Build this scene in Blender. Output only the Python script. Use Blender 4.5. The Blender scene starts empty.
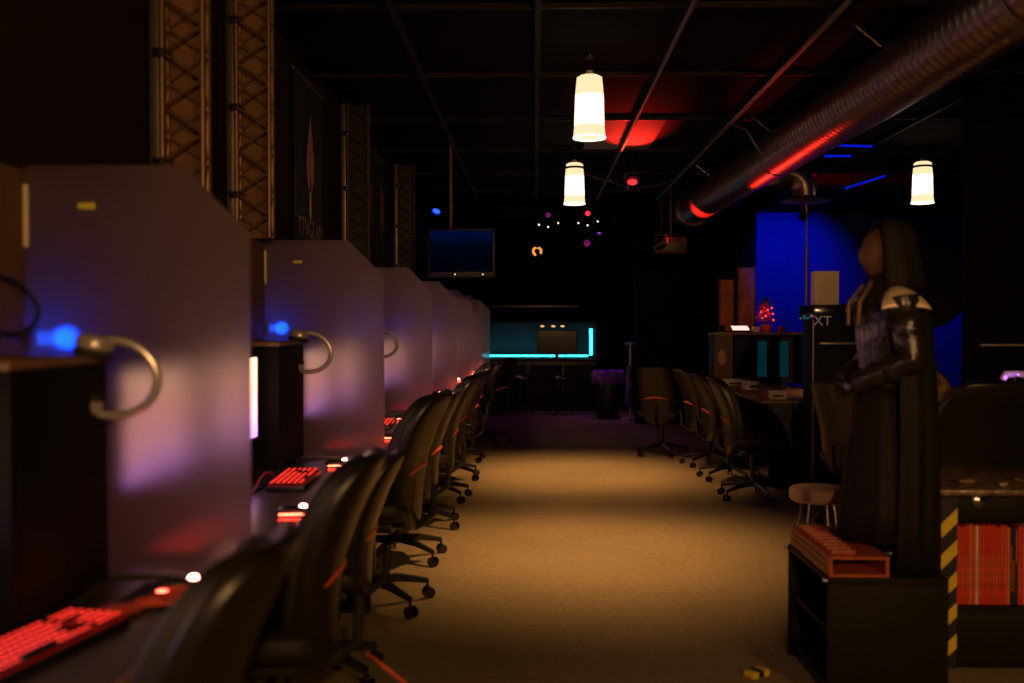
import bpy, bmesh, math, random
from mathutils import Vector, Matrix, Euler
random.seed(7)
SC1, SC2 = 230, 230
S = bpy.context.scene
COL = S.collection
PI = math.pi
# ------------------------------------------------------------------ camera, world, exposure
HC = 1.4
cam_d = bpy.data.cameras.new('camera'); cam = bpy.data.objects.new('camera', cam_d); COL.objects.link(cam)
cam_d.sensor_width = 36.0; cam_d.lens = 36.0 * 1000 / 1024
cam.location = (0, 0, HC); cam.rotation_euler = (PI/2 - .0165, 0, .023)
cam_d.clip_end = 100; cam_d.clip_start = .05
cam_d.dof.use_dof = True; cam_d.dof.focus_distance = 8.0; cam_d.dof.aperture_fstop = 1.7
S.camera = cam
w = bpy.data.worlds.new('world'); S.world = w; w.use_nodes = True
w.node_tree.nodes['Background'].inputs[0].default_value = (1, .55, .3, 1)
w.node_tree.nodes['Background'].inputs[1].default_value = .0005
S.view_settings.view_transform = 'Standard'; S.view_settings.look = 'None'
S.view_settings.exposure = 0.0; S.view_settings.gamma = 1.0; S.view_settings.use_curve_mapping = False
S.cycles.use_denoising = True
S.cycles.sample_clamp_indirect = 4.0
S.cycles.max_bounces = 8; S.cycles.transmission_bounces = 8; S.cycles.transparent_max_bounces = 12
S.cycles.caustics_reflective = False; S.cycles.caustics_refractive = False

def lamp(name, kind, loc, energy, color, size=.05, rot=None, parent=None, sizey=None, spot=None, blend=.4):
    d = bpy.data.lights.new(name, kind); d.energy = energy; d.color = color
    if kind == 'AREA':
        d.size = size
        if sizey: d.shape = 'RECTANGLE'; d.size_y = sizey
    else: d.shadow_soft_size = size
    if kind == 'SPOT': d.spot_size = spot; d.spot_blend = blend
    o = bpy.data.objects.new(name, d); COL.objects.link(o); o.location = loc
    if rot: o.rotation_euler = rot
    if parent: o.parent = parent
    return o
def aim(o, target):
    o.rotation_euler = (Vector(target) - o.location).to_track_quat('-Z', 'Y').to_euler()

# ------------------------------------------------------------------ materials
M = {}
def mat(name, col, rough=.6, metal=0, var=.0, scale=8, bump=0, bscale=60, spec=.5, em=None, ems=0, coat=0, stretch=None):
    m = bpy.data.materials.new(name); m.use_nodes = True; nt = m.node_tree; b = nt.nodes['Principled BSDF']
    b.inputs['Base Color'].default_value = (*col, 1); b.inputs['Roughness'].default_value = rough
    b.inputs['Metallic'].default_value = metal; b.inputs['Specular IOR Level'].default_value = spec
    b.inputs['Coat Weight'].default_value = coat
    tc = nt.nodes.new('ShaderNodeTexCoord'); src = tc.outputs['Object']
    if stretch:
        mp = nt.nodes.new('ShaderNodeMapping'); mp.inputs['Scale'].default_value = stretch
        nt.links.new(src, mp.inputs[0]); src = mp.outputs[0]
    if var:
        n = nt.nodes.new('ShaderNodeTexNoise'); n.inputs['Scale'].default_value = scale; n.inputs['Detail'].default_value = 5
        r = nt.nodes.new('ShaderNodeValToRGB')
        r.color_ramp.elements[0].position = .3; r.color_ramp.elements[1].position = .7
        r.color_ramp.elements[0].color = (*[c * (1 - var) for c in col], 1); r.color_ramp.elements[1].color = (*[min(1, c * (1 + var)) for c in col], 1)
        nt.links.new(src, n.inputs['Vector']); nt.links.new(n.outputs['Fac'], r.inputs[0]); nt.links.new(r.outputs[0], b.inputs['Base Color'])
    if bump:
        n2 = nt.nodes.new('ShaderNodeTexNoise'); n2.inputs['Scale'].default_value = bscale; n2.inputs['Detail'].default_value = 3
        bp = nt.nodes.new('ShaderNodeBump'); bp.inputs['Strength'].default_value = bump; bp.inputs['Distance'].default_value = .01
        nt.links.new(src, n2.inputs['Vector']); nt.links.new(n2.outputs['Fac'], bp.inputs['Height']); nt.links.new(bp.outputs[0], b.inputs['Normal'])
    if em:
        b.inputs['Emission Color'].default_value = (*em, 1); b.inputs['Emission Strength'].default_value = ems
    M[name] = m
    return m
mat('carpet', (.30, .235, .135), .95, var=.14, scale=26, bump=.3, bscale=200, spec=.1)
def carpet_patch():
    m = M['carpet']; nt = m.node_tree; b = nt.nodes['Principled BSDF']
    old = b.inputs['Base Color'].links[0].from_socket
    tc = nt.nodes.new('ShaderNodeTexCoord')
    n = nt.nodes.new('ShaderNodeTexNoise'); n.inputs['Scale'].default_value = 1.3; n.inputs['Detail'].default_value = 4
    f = nt.nodes.new('ShaderNodeTexNoise'); f.inputs['Scale'].default_value = 170; f.inputs['Detail'].default_value = 2
    r = nt.nodes.new('ShaderNodeMapRange'); r.inputs['To Min'].default_value = .78; r.inputs['To Max'].default_value = 1.18
    r2 = nt.nodes.new('ShaderNodeMapRange'); r2.inputs['From Min'].default_value = .3; r2.inputs['From Max'].default_value = .7; r2.inputs['To Min'].default_value = .6; r2.inputs['To Max'].default_value = 1.3
    mu = nt.nodes.new('ShaderNodeMath'); mu.operation = 'MULTIPLY'
    mx = nt.nodes.new('ShaderNodeVectorMath'); mx.operation = 'SCALE'
    nt.links.new(tc.outputs['Object'], n.inputs['Vector']); nt.links.new(tc.outputs['Object'], f.inputs['Vector'])
    nt.links.new(n.outputs['Fac'], r.inputs['Value']); nt.links.new(f.outputs['Fac'], r2.inputs['Value'])
    nt.links.new(r.outputs[0], mu.inputs[0]); nt.links.new(r2.outputs[0], mu.inputs[1])
    nt.links.new(old, mx.inputs[0]); nt.links.new(mu.outputs[0], mx.inputs['Scale']); nt.links.new(mx.outputs[0], b.inputs['Base Color'])
carpet_patch()
mat('wall_paint', (.024, .015, .010), .85, spec=.1, var=.15, scale=3, bump=.1)
mat('black_paint', (.0045, .0038, .0032), .8, spec=.1, var=.2, scale=4, bump=.1)
mat('niche_paint', (.014, .03, .035), .7)
mat('truss_backing', (.20, .095, .032), .7, var=.2, scale=14)
mat('wall_blue_lit', (.003, .03, .20), .85, var=.1, scale=2)  # blue of the spotlight wash is put into the wall colour
mat('ceiling_black', (.0035, .0026, .0018), .9, spec=.08, var=.3, scale=6, bump=.4, bscale=20)
mat('grid_metal', (.008, .005, .004), .6, spec=.2, var=.2)
mat('black_plastic', (.008, .008, .0085), .38, var=.15, bump=.05, bscale=200)
mat('gloss_black', (.010, .010, .011), .14, coat=.5)
mat('chair_fabric', (.015, .013, .009), .5, var=.15, scale=30, bump=.25, bscale=300)
mat('chair_shell', (.014, .012, .007), .34, var=.12, scale=20, bump=.06, bscale=120)
mat('chair_accent', (.75, .12, .05), .4, var=.1, scale=20)
mat('chrome', (.6, .6, .6), .2, metal=1, var=.05)
mat('tower_black', (.004, .004, .004), .6, spec=.15)
mat('nylon', (.02, .02, .021), .32)
mat('desk_laminate', (.055, .045, .040), .28, var=.25, scale=12, stretch=(1, .15, 1))
mat('desk_edge', (.20, .11, .05), .45, var=.2, scale=30)
mat('brown_panel', (.13, .065, .022), .6, var=.2, scale=14, stretch=(1, 1, .1))
mat('steel_dark', (.20, .17, .14), .38, metal=.8, var=.15)
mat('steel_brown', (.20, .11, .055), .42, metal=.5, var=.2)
mat('steel_brown_shaded', (.05, .03, .02), .5, metal=.3)  # shaded copy of steel_brown, dimness of the far trusses painted in
mat('silver_plastic', (.50, .46, .42), .28, metal=.4)
mat('white_plastic', (.75, .72, .66), .5)
mat('cream_card', (.80, .66, .42), .7, var=.05, scale=10)
mat('cloth_black', (.016, .015, .013), .8, var=.2, scale=20, bump=.3, bscale=90)
mat('robe_black', (.010, .0085, .005), .7, spec=.25, var=.25, scale=14, bump=.3, bscale=60)
mat('leather_black', (.022, .018, .014), .25, var=.2, bump=.35, bscale=40, coat=.2)
mat('silver_plate', (.85, .70, .42), .38, metal=.3, var=.12, scale=20)
mat('orange_plastic', (.42, .085, .025), .42, var=.2, scale=30)
mat('cabinet_laminate', (.0075, .0065, .003), .6, spec=.2, var=.2, scale=14, stretch=(1, 1, .2))
mat('tan_cushion', (.42, .26, .12), .6, var=.15, bump=.2, bscale=80)
mat('red_book', (.72, .045, .03), .5, var=.25, scale=30)
mat('cream_book', (.75, .55, .38), .55, var=.15, scale=30)
mat('black_book', (.03, .02, .02), .5)
mat('orange_book', (.75, .2, .05), .5, var=.2, scale=30)
mat('hazard_yellow', (.80, .58, .04), .5, var=.1)
mat('hazard_black', (.014, .014, .012), .5)
mat('maroon_panel', (.62, .15, .06), .6, var=.3, scale=9)
mat('purple_liner', (.16, .05, .32), .45, var=.4, scale=12, bump=.6, bscale=14)
mat('cable_black', (.012, .012, .012), .4)
mat('cable_red', (.55, .05, .03), .4)
mat('red_fabric', (.75, .10, .045), .7, var=.2)
mat('lime_sticker', (.65, .60, .05), .5)
mat('worn_counter', (.20, .125, .06), .25, var=.75, scale=26, bump=.5, bscale=40)
mat('tinsel_red', (.75, .05, .03), .3, metal=.3, var=.3)
mat('leaf_dark', (.03, .05, .02), .5, var=.3)
mat('banner_cloth', (.012, .010, .010), .6)
mat('banner_print', (.50, .22, .19), .6, var=.25, scale=14)
mat('banner_text', (.30, .20, .17), .6)
mat('label_white', (.8, .78, .74), .5)
mat('pale_pole', (.45, .42, .40), .4)

mat('red_patch_tile', (.10, .07, .06), .8, var=.2)
def emis(name, col, s):
    m = bpy.data.materials.new(name); m.use_nodes = True; nt = m.node_tree
    nt.nodes.remove(nt.nodes['Principled BSDF'])
    e = nt.nodes.new('ShaderNodeEmission'); e.inputs[0].default_value = (*col, 1); e.inputs[1].default_value = s
    nt.links.new(e.outputs[0], nt.nodes['Material Output'].inputs[0]); M[name] = m; return m
emis('shade_top_glow', (1, .74, .42), 1.15)
emis('shade_glow', (1, .86, .62), 2.0)
emis('shade_band_glow', (1, .76, .45), 1.15)
emis('bulb_rim_glow', (1, .86, .60), 2.4)
emis('red_key_glow', (1, .025, .012), .18)
emis('red_key_top', (1, .03, .018), 2.1)
emis('mouse_led', (1, .35, .25), 30)
emis('mouse_strip', (1, .04, .02), 60)
emis('blue_led', (.01, .10, 1), 5)
emis('cyan_led', (.05, .85, 1), 3.2)
emis('amber_bulb', (1, .30, .06), 1.3)
emis('white_dot', (1, .75, .5), 3)
emis('magenta_dome', (.5, .03, .35), .28)
emis('red_dome', (1, .03, .05), 1.6)
emis('lit_tablet', (1, .55, .45), 1.6)
emis('red_string_light', (1, .05, .03), 3)
emis('purple_led', (.45, .12, .9), 3)
emis('blue_fixture', (.02, .06, 1), 3)
emis('pipe_blue_sheen', (0, .012, .8), .7)  # blue light caught on the ceiling pipes, put in as emission
emis('teal_recess_glow', (.004, .20, .28), .09)  # glow standing in for teal light inside the shelf openings
emis('warm_dot', (1, .5, .2), 1.5)

def screen_mat(name, stops, s, noise=3.0):
    m = bpy.data.materials.new(name); m.use_nodes = True; nt = m.node_tree
    nt.nodes.remove(nt.nodes['Principled BSDF'])
    e = nt.nodes.new('ShaderNodeEmission'); tc = nt.nodes.new('ShaderNodeTexCoord'); sp = nt.nodes.new('ShaderNodeSeparateXYZ')
    r = nt.nodes.new('ShaderNodeValToRGB'); n = nt.nodes.new('ShaderNodeTexNoise'); n.inputs['Scale'].default_value = noise
    ad = nt.nodes.new('ShaderNodeMath'); ad.operation = 'MULTIPLY_ADD'; ad.inputs[1].default_value = .25
    nt.links.new(tc.outputs['Generated'], sp.inputs[0]); nt.links.new(tc.outputs['Generated'], n.inputs['Vector'])
    nt.links.new(n.outputs['Fac'], ad.inputs[0]); nt.links.new(sp.outputs['Z'], ad.inputs[2])
    nt.links.new(ad.outputs[0], r.inputs[0])
    while len(r.color_ramp.elements) < len(stops): r.color_ramp.elements.new(.5)
    for el, (p, c) in zip(r.color_ramp.elements, stops): el.position = p; el.color = (*c, 1)
    nt.links.new(r.outputs[0], e.inputs[0]); e.inputs[1].default_value = s
    nt.links.new(e.outputs[0], nt.nodes['Material Output'].inputs[0]); M[name] = m; return m
screen_mat('screen_rainbow', [(.05, (.45, .12, .9)), (.25, (.9, .35, .85)), (.38, (.3, .7, .65)), (.5, (.9, .7, .2)), (.7, (1, .25, .25)), (1, (1, .6, .5))], 2.6)
screen_mat('screen_peach', [(.1, (.55, .22, .85)), (.4, (.92, .40, .52)), (.7, (1, .42, .32)), (1, (1, .55, .34))], 2.7)
screen_mat('tv_blue_sheen', [(.1, (.001, .002, .006)), (.75, (.0015, .004, .018)), (1.05, (.002, .010, .09))], .3, 2)  # blue reflection near the top of the dark screen, put into emission

def frosted():
    m = bpy.data.materials.new('frosted_polycarbonate'); m.use_nodes = True; nt = m.node_tree; out = nt.nodes['Material Output']
    nt.nodes.remove(nt.nodes['Principled BSDF'])
    tr = nt.nodes.new('ShaderNodeBsdfTranslucent'); tr.inputs[0].default_value = (.60, .42, .44, 1)
    df = nt.nodes.new('ShaderNodeBsdfDiffuse'); df.inputs[0].default_value = (.20, .12, .085, 1)
    gl = nt.nodes.new('ShaderNodeBsdfRefraction'); gl.inputs['Roughness'].default_value = .36; gl.inputs['IOR'].default_value = 1.35
    gl.inputs[0].default_value = (.85, .80, .82, 1)
    gs = nt.nodes.new('ShaderNodeBsdfGlossy'); gs.inputs['Roughness'].default_value = .35
    # vertical ribs of the twin wall sheet
    tc = nt.nodes.new('ShaderNodeTexCoord'); wv = nt.nodes.new('ShaderNodeTexWave'); wv.inputs['Scale'].default_value = 26
    wv.bands_direction = 'X'
    bp = nt.nodes.new('ShaderNodeBump'); bp.inputs['Strength'].default_value = .10; bp.inputs['Distance'].default_value = .002
    nt.links.new(tc.outputs['Object'], wv.inputs['Vector']); nt.links.new(wv.outputs['Fac'], bp.inputs['Height'])
    for s in (tr, df, gl, gs): nt.links.new(bp.outputs[0], s.inputs['Normal'])
    a = nt.nodes.new('ShaderNodeMixShader'); a.inputs[0].default_value = .45; nt.links.new(tr.outputs[0], a.inputs[1]); nt.links.new(df.outputs[0], a.inputs[2])
    b = nt.nodes.new('ShaderNodeMixShader'); b.inputs[0].default_value = .50; nt.links.new(a.outputs[0], b.inputs[1]); nt.links.new(gl.outputs[0], b.inputs[2])
    c = nt.nodes.new('ShaderNodeMixShader'); c.inputs[0].default_value = .06; nt.links.new(b.outputs[0], c.inputs[1]); nt.links.new(gs.outputs[0], c.inputs[2])
    nt.links.new(c.outputs[0], out.inputs[0]); M['frosted'] = m
frosted()
mat('galvanised', (.22, .165, .145), .33, metal=.9, var=.12, scale=5, bump=.02, bscale=12)

# ------------------------------------------------------------------ mesh helpers
def bm_new(): return bmesh.new()
def xf(loc=(0, 0, 0), rot=(0, 0, 0)): return Matrix.Translation(loc) @ Euler(rot).to_matrix().to_4x4()
def box(bm, c, s, bev=0.0, rot=(0, 0, 0), seg=2):
    r = bmesh.ops.create_cube(bm, size=1, matrix=xf(c, rot) @ Matrix.Diagonal((*s, 1)))
    if bev:
        es = list({e for v in r['verts'] for e in v.link_edges})
        bmesh.ops.bevel(bm, geom=es, offset=bev, segments=seg, affect='EDGES', profile=.6)
def cyl(bm, a, b, r1, r2=None, seg=16, caps=True):
    a = Vector(a); b = Vector(b); d = b - a; r2 = r1 if r2 is None else r2
    m = Matrix.Translation((a + b) / 2) @ d.to_track_quat('Z', 'Y').to_matrix().to_4x4()
    bmesh.ops.create_cone(bm, cap_ends=caps, segments=seg, radius1=r1, radius2=r2, depth=d.length, matrix=m)
def sph(bm, c, r, s=(1, 1, 1), seg=16):
    bmesh.ops.create_uvsphere(bm, u_segments=seg, v_segments=max(6, seg // 2), radius=r, matrix=Matrix.Translation(c) @ Matrix.Diagonal((*s, 1)))
def tube(bm, pts, r, seg=8, closed=False):
    pts = [Vector(p) for p in pts]; n = len(pts); rings = []
    up = Vector((0, 0, 1)); prev = None
    for i, p in enumerate(pts):
        if closed: t = pts[(i + 1) % n] - pts[i - 1]
        else: t = pts[min(i + 1, n - 1)] - pts[max(i - 1, 0)]
        t.normalize()
        if prev is None:
            a = t.orthogonal().normalized()
        else:
            a = (prev - t * prev.dot(t)); a = a.normalized() if a.length > 1e-5 else t.orthogonal().normalized()
        prev = a; b = t.cross(a)
        rr = r[i] if isinstance(r, (list, tuple)) else r
        rings.append([bm.verts.new(p + (a * math.cos(2*PI*k/seg) + b * math.sin(2*PI*k/seg)) * rr) for k in range(seg)])
    m = n if closed else n - 1
    for i in range(m):
        A = rings[i]; B = rings[(i + 1) % n]
        for k in range(seg): bm.faces.new((A[k], A[(k+1) % seg], B[(k+1) % seg], B[k]))
    if not closed:
        bm.faces.new(rings[0][::-1]); bm.faces.new(rings[-1])
def lathe(bm, prof, c=(0, 0, 0), seg=32, rot=(0, 0, 0), cap=True, sx=1, sy=1):
    X = xf(c, rot); rings = []
    for r, z in prof:
        rings.append([bm.verts.new(X @ Vector((sx*r*math.cos(2*PI*k/seg), sy*r*math.sin(2*PI*k/seg), z))) for k in range(seg)])
    for i in range(len(rings) - 1):
        A, B = rings[i], rings[i+1]
        for k in range(seg): bm.faces.new((A[k], A[(k+1) % seg], B[(k+1) % seg], B[k]))
    if cap:
        if prof[0][0] > 1e-4: bm.faces.new(rings[0][::-1])
        if prof[-1][0] > 1e-4: bm.faces.new(rings[-1])
def spow(v, e): return math.copysign(abs(v) ** e, v)
def superq(bm, rx, ry, rz, e1=.4, e2=.4, fn=None, nu=32, nv=20, X=None):
    rows = []
    for j in range(nv + 1):
        ph = -PI/2 + PI * j / nv
        row = []
        for i in range(nu):
            th = 2*PI*i/nu
            v = Vector((rx*spow(math.cos(ph), e1)*spow(math.cos(th), e2), ry*spow(math.cos(ph), e1)*spow(math.sin(th), e2), rz*spow(math.sin(ph), e1)))
            if fn: v = fn(v)
            if X is not None: v = X @ v
            row.append(bm.verts.new(v))
        rows.append(row)
    for j in range(nv):
        for i in range(nu): bm.faces.new((rows[j][i], rows[j][(i+1) % nu], rows[j+1][(i+1) % nu], rows[j+1][i]))
def prism(bm, pts, y0, y1, plane='XZ'):
    def P(u, v, t): return (u, t, v) if plane == 'XZ' else ((t, u, v) if plane == 'YZ' else (u, v, t))
    a = [bm.verts.new(P(u, v, y0)) for u, v in pts]; b = [bm.verts.new(P(u, v, y1)) for u, v in pts]
    bm.faces.new(a); bm.faces.new(b[::-1]); n = len(pts)
    for i in range(n): bm.faces.new((a[i], b[i], b[(i+1) % n], a[(i+1) % n]))
def obj(name, bm, m, parent=None, smooth=35, weld=False):
    if weld: bmesh.ops.remove_doubles(bm, verts=bm.verts[:], dist=1e-5)
    bmesh.ops.recalc_face_normals(bm, faces=bm.faces[:])
    me = bpy.data.meshes.new(name); bm.to_mesh(me); bm.free()
    me.materials.append(M[m] if isinstance(m, str) else m)
    if smooth:
        me.polygons.foreach_set('use_smooth', [True] * len(me.polygons))
        try: me.set_sharp_from_angle(angle=math.radians(smooth))
        except Exception: pass
    o = bpy.data.objects.new(name, me); COL.objects.link(o)
    if parent: o.parent = parent
    return o
def tag(o, label=None, cat=None, group=None, kind=None):
    if label: o['label'] = label
    if cat: o['category'] = cat
    if group: o['group'] = group
    if kind: o['kind'] = kind
    return o
def thing(name, label, cat, loc=(0, 0, 0), rz=0, group=None):
    o = bpy.data.objects.new(name, None); COL.objects.link(o); o.location = loc; o.rotation_euler = (0, 0, rz)
    o.empty_display_size = .05
    return tag(o, label, cat, group)
def struct(name, bm, m): return tag(obj(name, bm, m), kind='structure')
def dup(o, parent=None):
    c = o.copy(); COL.objects.link(c)
    if parent: c.parent = parent
    for ch in [x for x in bpy.data.objects if x.parent == o]: dup(ch, c)
    return c
def bx(name, m, c, s, parent=None, bev=0.0, rot=(0, 0, 0)):
    b = bm_new(); box(b, c, s, bev, rot); return obj(name, b, m, parent)
def text(name, body, size, m, loc, rot, parent, ext=.001, align='CENTER'):
    cu = bpy.data.curves.new(name, 'FONT'); cu.body = body; cu.size = size; cu.extrude = ext; cu.align_x = align; cu.align_y = 'CENTER'
    tmp = bpy.data.objects.new(name + '_tmp', cu); COL.objects.link(tmp); bpy.context.view_layer.update()
    me = bpy.data.meshes.new_from_object(tmp.evaluated_get(bpy.context.evaluated_depsgraph_get())); bpy.data.objects.remove(tmp)
    me.materials.clear(); me.materials.append(M[m]); o = bpy.data.objects.new(name, me); COL.objects.link(o); o.location = loc; o.rotation_euler = rot
    if parent: o.parent = parent
    return o

# ------------------------------------------------------------------ the room
ZC = 3.06; XW = -1.46
def sbox(name, m, lo, hi):
    b = bm_new(); box(b, [(a + c) / 2 for a, c in zip(lo, hi)], [c - a for a, c in zip(lo, hi)]); return struct(name, b, m)
sbox('floor', 'carpet', (XW, -2, -.1), (7.5, 17.6, 0))
sbox('ceiling', 'ceiling_black', (XW, -2, ZC), (7.5, 17.6, ZC + .1))
sbox('wall_left', 'wall_paint', (XW - .1, -2, 0), (XW, 17.6, ZC))
sbox('wall_right', 'black_paint', (7.5, -2, 0), (7.6, 17.6, ZC))
sbox('wall_back', 'black_paint', (XW, 17.6, 0), (3.1, 17.7, ZC))
sbox('wall_back_right', 'wall_blue_lit', (3.1, 14.9, 0), (7.5, 15.0, ZC))
sbox('wall_front', 'black_paint', (XW, -2.1, 0), (7.5, -2, ZC))
sbox('wall_partition', 'black_paint', (1.42, 14.2, 0), (3.12, 14.32, ZC))
sbox('wall_divider_right', 'black_paint', (3.0, 7.0, 0), (7.5, 7.1, ZC))
# ceiling grid bars, each one beam
k = 0
for x in (-.74, .015, .79, 1.55, 2.31, 3.07, 3.83):
    k += 1; sbox('trim_%d' % k, 'grid_metal', (x - .016, -1, ZC - .035), (x + .016, 13.0, ZC))
y = 2.35
while y < 13.2:
    k += 1; sbox('trim_%d' % k, 'grid_metal', (XW, y - .012, ZC - .028), (5.0, y + .012, ZC)); y += 1.42
sbox('trim_41', 'red_patch_tile', (.45, 8.05, ZC - .012), (1.06, 9.43, ZC - .002))  # added tile, paler than the ceiling so the red beam's patch reads brighter
sbox('trim_40', 'ceiling_black', (XW, 13.0, ZC - .12), (3.1, 13.2, ZC))

# ------------------------------------------------------------------ pendants
def make_pendant(label, loc, length, ring=True):
    t = thing('pendant_light', label, 'pendant light', loc, 0, 'cone pendant lights')
    R0, R1, H = .078, .099, .385
    b = bm_new(); lathe(b, [(R0 - .02, H), (R0, H - .012), (R0 + .010, H - .12)], cap=False, seg=40); obj('shade_crown', b, 'shade_top_glow', t)
    b = bm_new(); lathe(b, [(R0 + .010, H - .12), (R1 - .006, .075), (R1 - .011, .075), (R0 + .005, H - .12)], cap=False, seg=40); obj('lamp_shade', b, 'shade_glow', t)
    b = bm_new(); lathe(b, [(R1 - .006, .075), (R1, .012), (R1 - .006, .012), (R1 - .011, .075)], cap=False, seg=40); obj('shade_band', b, 'shade_band_glow', t)
    b = bm_new(); lathe(b, [(R1, .012), (R1 + .004, .006), (R1 + .002, 0), (R1 - .006, 0), (R1 - .006, .012)], cap=False, seg=40); obj('shade_rim', b, 'bulb_rim_glow', t)
    b = bm_new(); lathe(b, [(.0, H + .03), (.022, H + .03), (.026, H + .005), (.058, H), (.058, H - .006), (0, H - .006)], seg=24); obj('cap', b, 'white_plastic', t)
    if ring:
        b = bm_new(); tube(b, [((R0 + .004) * math.cos(a), R0 * math.sin(a), H - .045) for a in [2*PI*i/32 for i in range(32)]], .011, 8, True); obj('black_ring', b, 'black_plastic', t)
    b = bm_new(); cyl(b, (0, 0, H + .03), (0, 0, length), .004, seg=8); obj('cord', b, 'black_plastic', t)
    b = bm_new(); lathe(b, [(.0, length), (.03, length), (.028, length - .015), (0, length - .022)], seg=20); obj('ceiling_rose', b, 'black_plastic', t)
    b = bm_new(); sph(b, (0, 0, .28), .028, (1, 1, 1.2)); obj('bulb', b, 'amber_bulb', t)
    lamp('pendant_bulb', 'POINT', (0, 0, .20), 400, (1, .49, .17), .05, parent=t)
    return t
make_pendant('lit cone pendant hanging closest to the camera over the aisle', (.335, 6.2, 2.55), ZC - 2.55, False)
make_pendant('lit cone pendant hanging lower and farther down the middle of the aisle', (.37, 9.4, 2.53), ZC - 2.53)
make_pendant('lit cone pendant with black ring hanging on the right, above the robed statue', (3.6, 9.4, 2.53), ZC - 2.53)

for i, (x, z) in enumerate(((.55, 2.35), (2.6, 2.35))):
    t = thing('assumed_sconce', ['assumed warm wall sconce, unseen on the wall behind the viewer', 'second assumed warm wall sconce, unseen farther right behind the viewer'][i], 'assumed wall lamp', (x, -1.98, z), 0, 'assumed wall sconces')  # unseen lamps, assumed, to light the trusses, books and statue front
    b = bm_new(); box(b, (0, -.01, 0), (.12, .02, .16), .004); obj('back_plate', b, 'steel_dark', t)
    b = bm_new(); lathe(b, [(.05, -.08), (.08, .08), (.076, .08), (.046, -.08)], (0, .09, 0), 24, cap=False); obj('lamp_shade', b, 'steel_dark', t)
    L_ = lamp('assumed_sconce_light', 'SPOT', (0, .20, .0), (SC1, SC2)[i], (1, .52, .20), .06, parent=t, spot=2.2, blend=.9); L_.rotation_euler = (PI/2 - .06, 0, (.05, -.12)[i])
# ------------------------------------------------------------------ duct
def build_duct():
    t = thing('ventilation_duct', 'long round spiral metal duct hung below the ceiling on the right', 'duct', (2.2, 0, 2.82), .023)
    R = .187; b = bm_new(); prof = []; y = .6
    while y < 12.4:
        prof += [(R, y), (R, y + .058), (R + .0014, y + .064), (R + .0014, y + .070)]; y += .076
    lathe(b, prof, rot=(-PI/2, 0, 0), seg=56); obj('duct_pipe', b, 'galvanised', t, smooth=25)
    b = bm_new(); lathe(b, [(R + .004, 12.2), (R + .035, 12.22), (R + .035, 12.26), (R + .006, 12.28), (R + .006, 12.6), (R - .02, 12.6)], rot=(-PI/2, 0, 0), seg=40); obj('end_collar', b, 'galvanised', t)
    for yy in (4.2, 8.3):
        b = bm_new(); lathe(b, [(R + .0045, yy), (R + .009, yy + .005), (R + .009, yy + .045), (R + .0045, yy + .05)], rot=(-PI/2, 0, 0), seg=40, cap=False); obj('joint_band', b, 'steel_dark', t)
    for yy in (5.6, 8.0, 10.4):
        b = bm_new(); tube(b, [(-.16, yy, .12), (-.30, yy, .235)], .008, 8); obj('hanger_strap', b, 'chrome', t)
    # branch elbow down to a round diffuser
    b = bm_new(); pts = [(.12, 9.6, .0), (.35, 9.6, .02)]
    for i in range(9):
        a = PI/2 * i / 8; pts.append((.42 + .17 * math.sin(a), 9.6, .02 - .17 * (1 - math.cos(a))))
    pts.append((.59, 9.6, -.20)); tube(b, pts, .115, 24); obj('branch_elbow', b, 'galvanised', t)
    b = bm_new(); lathe(b, [(.0, -.20), (.12, -.195), (.23, -.235), (.235, -.245), (.17, -.24), (.10, -.262), (0, -.265)], (.59, 9.6, 0), 40); obj('round_diffuser', b, 'steel_dark', t)
build_duct()
b = bm_new(); cyl(b, (3.07, 11.4, 0), (3.07, 11.4, 2.30), .018, seg=12); cyl(b, (3.07, 11.4, 0), (3.07, 11.4, .012), .13, seg=24)
cyl(b, (3.07, 11.4, 2.2), (3.07, 11.4, ZC), .010)
tag(obj('support_pole', b, 'steel_dark'), 'thin dark vertical pole rising behind the black stand', 'pole')

# conduits and cables under the ceiling
def cable(label, pts, r, m, name='conduit', cat='pipe', steps=10):
    P = [Vector(p) for p in pts]; out = []
    for i in range(len(P) - 1):
        p0 = P[max(i-1, 0)]; p1 = P[i]; p2 = P[i+1]; p3 = P[min(i+2, len(P)-1)]
        for s in range(steps):
            t = s / steps
            out.append(.5 * ((2*p1) + (-p0 + p2)*t + (2*p0 - 5*p1 + 4*p2 - p3)*t*t + (-p0 + 3*p1 - 3*p2 + p3)*t**3))
    out.append(P[-1]); b = bm_new(); tube(b, out, r, 8); return tag(obj(name, b, m), label, cat)
cable('straight metal conduit running below the ceiling toward the duct mouth', [(.79, 3, 3.005), (.79, 12.9, 3.005)], .014, 'steel_dark', steps=2)
cable('red lit conduit slanting under the ceiling beside the duct', [(1.55, 4, 3.0), (1.55, 12.8, 3.0)], .018, 'steel_dark', steps=2)
cable('thin sagging cable crossing under the ceiling near the duct mouth', [(.45, 10.5, 3.0), (1.0, 10.6, 2.86), (1.35, 10.7, 2.9), (1.55, 10.8, 2.99)], .007, 'steel_dark', 'ceiling_cable', 'cable')
cable('short loop of cable hanging above the middle of the duct', [(1.60, 8.1, 3.0), (1.70, 8.1, 2.96), (1.78, 8.1, 2.83), (1.84, 8.1, 2.76)], .006, 'steel_dark', 'ceiling_cable', 'cable')
cable('short bent pipe under the ceiling beside the second aisle pendant', [(.75, 10.0, 2.84), (.95, 10.4, 2.95), (1.1, 10.8, 3.065)], .010, 'steel_dark', steps=6)

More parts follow.
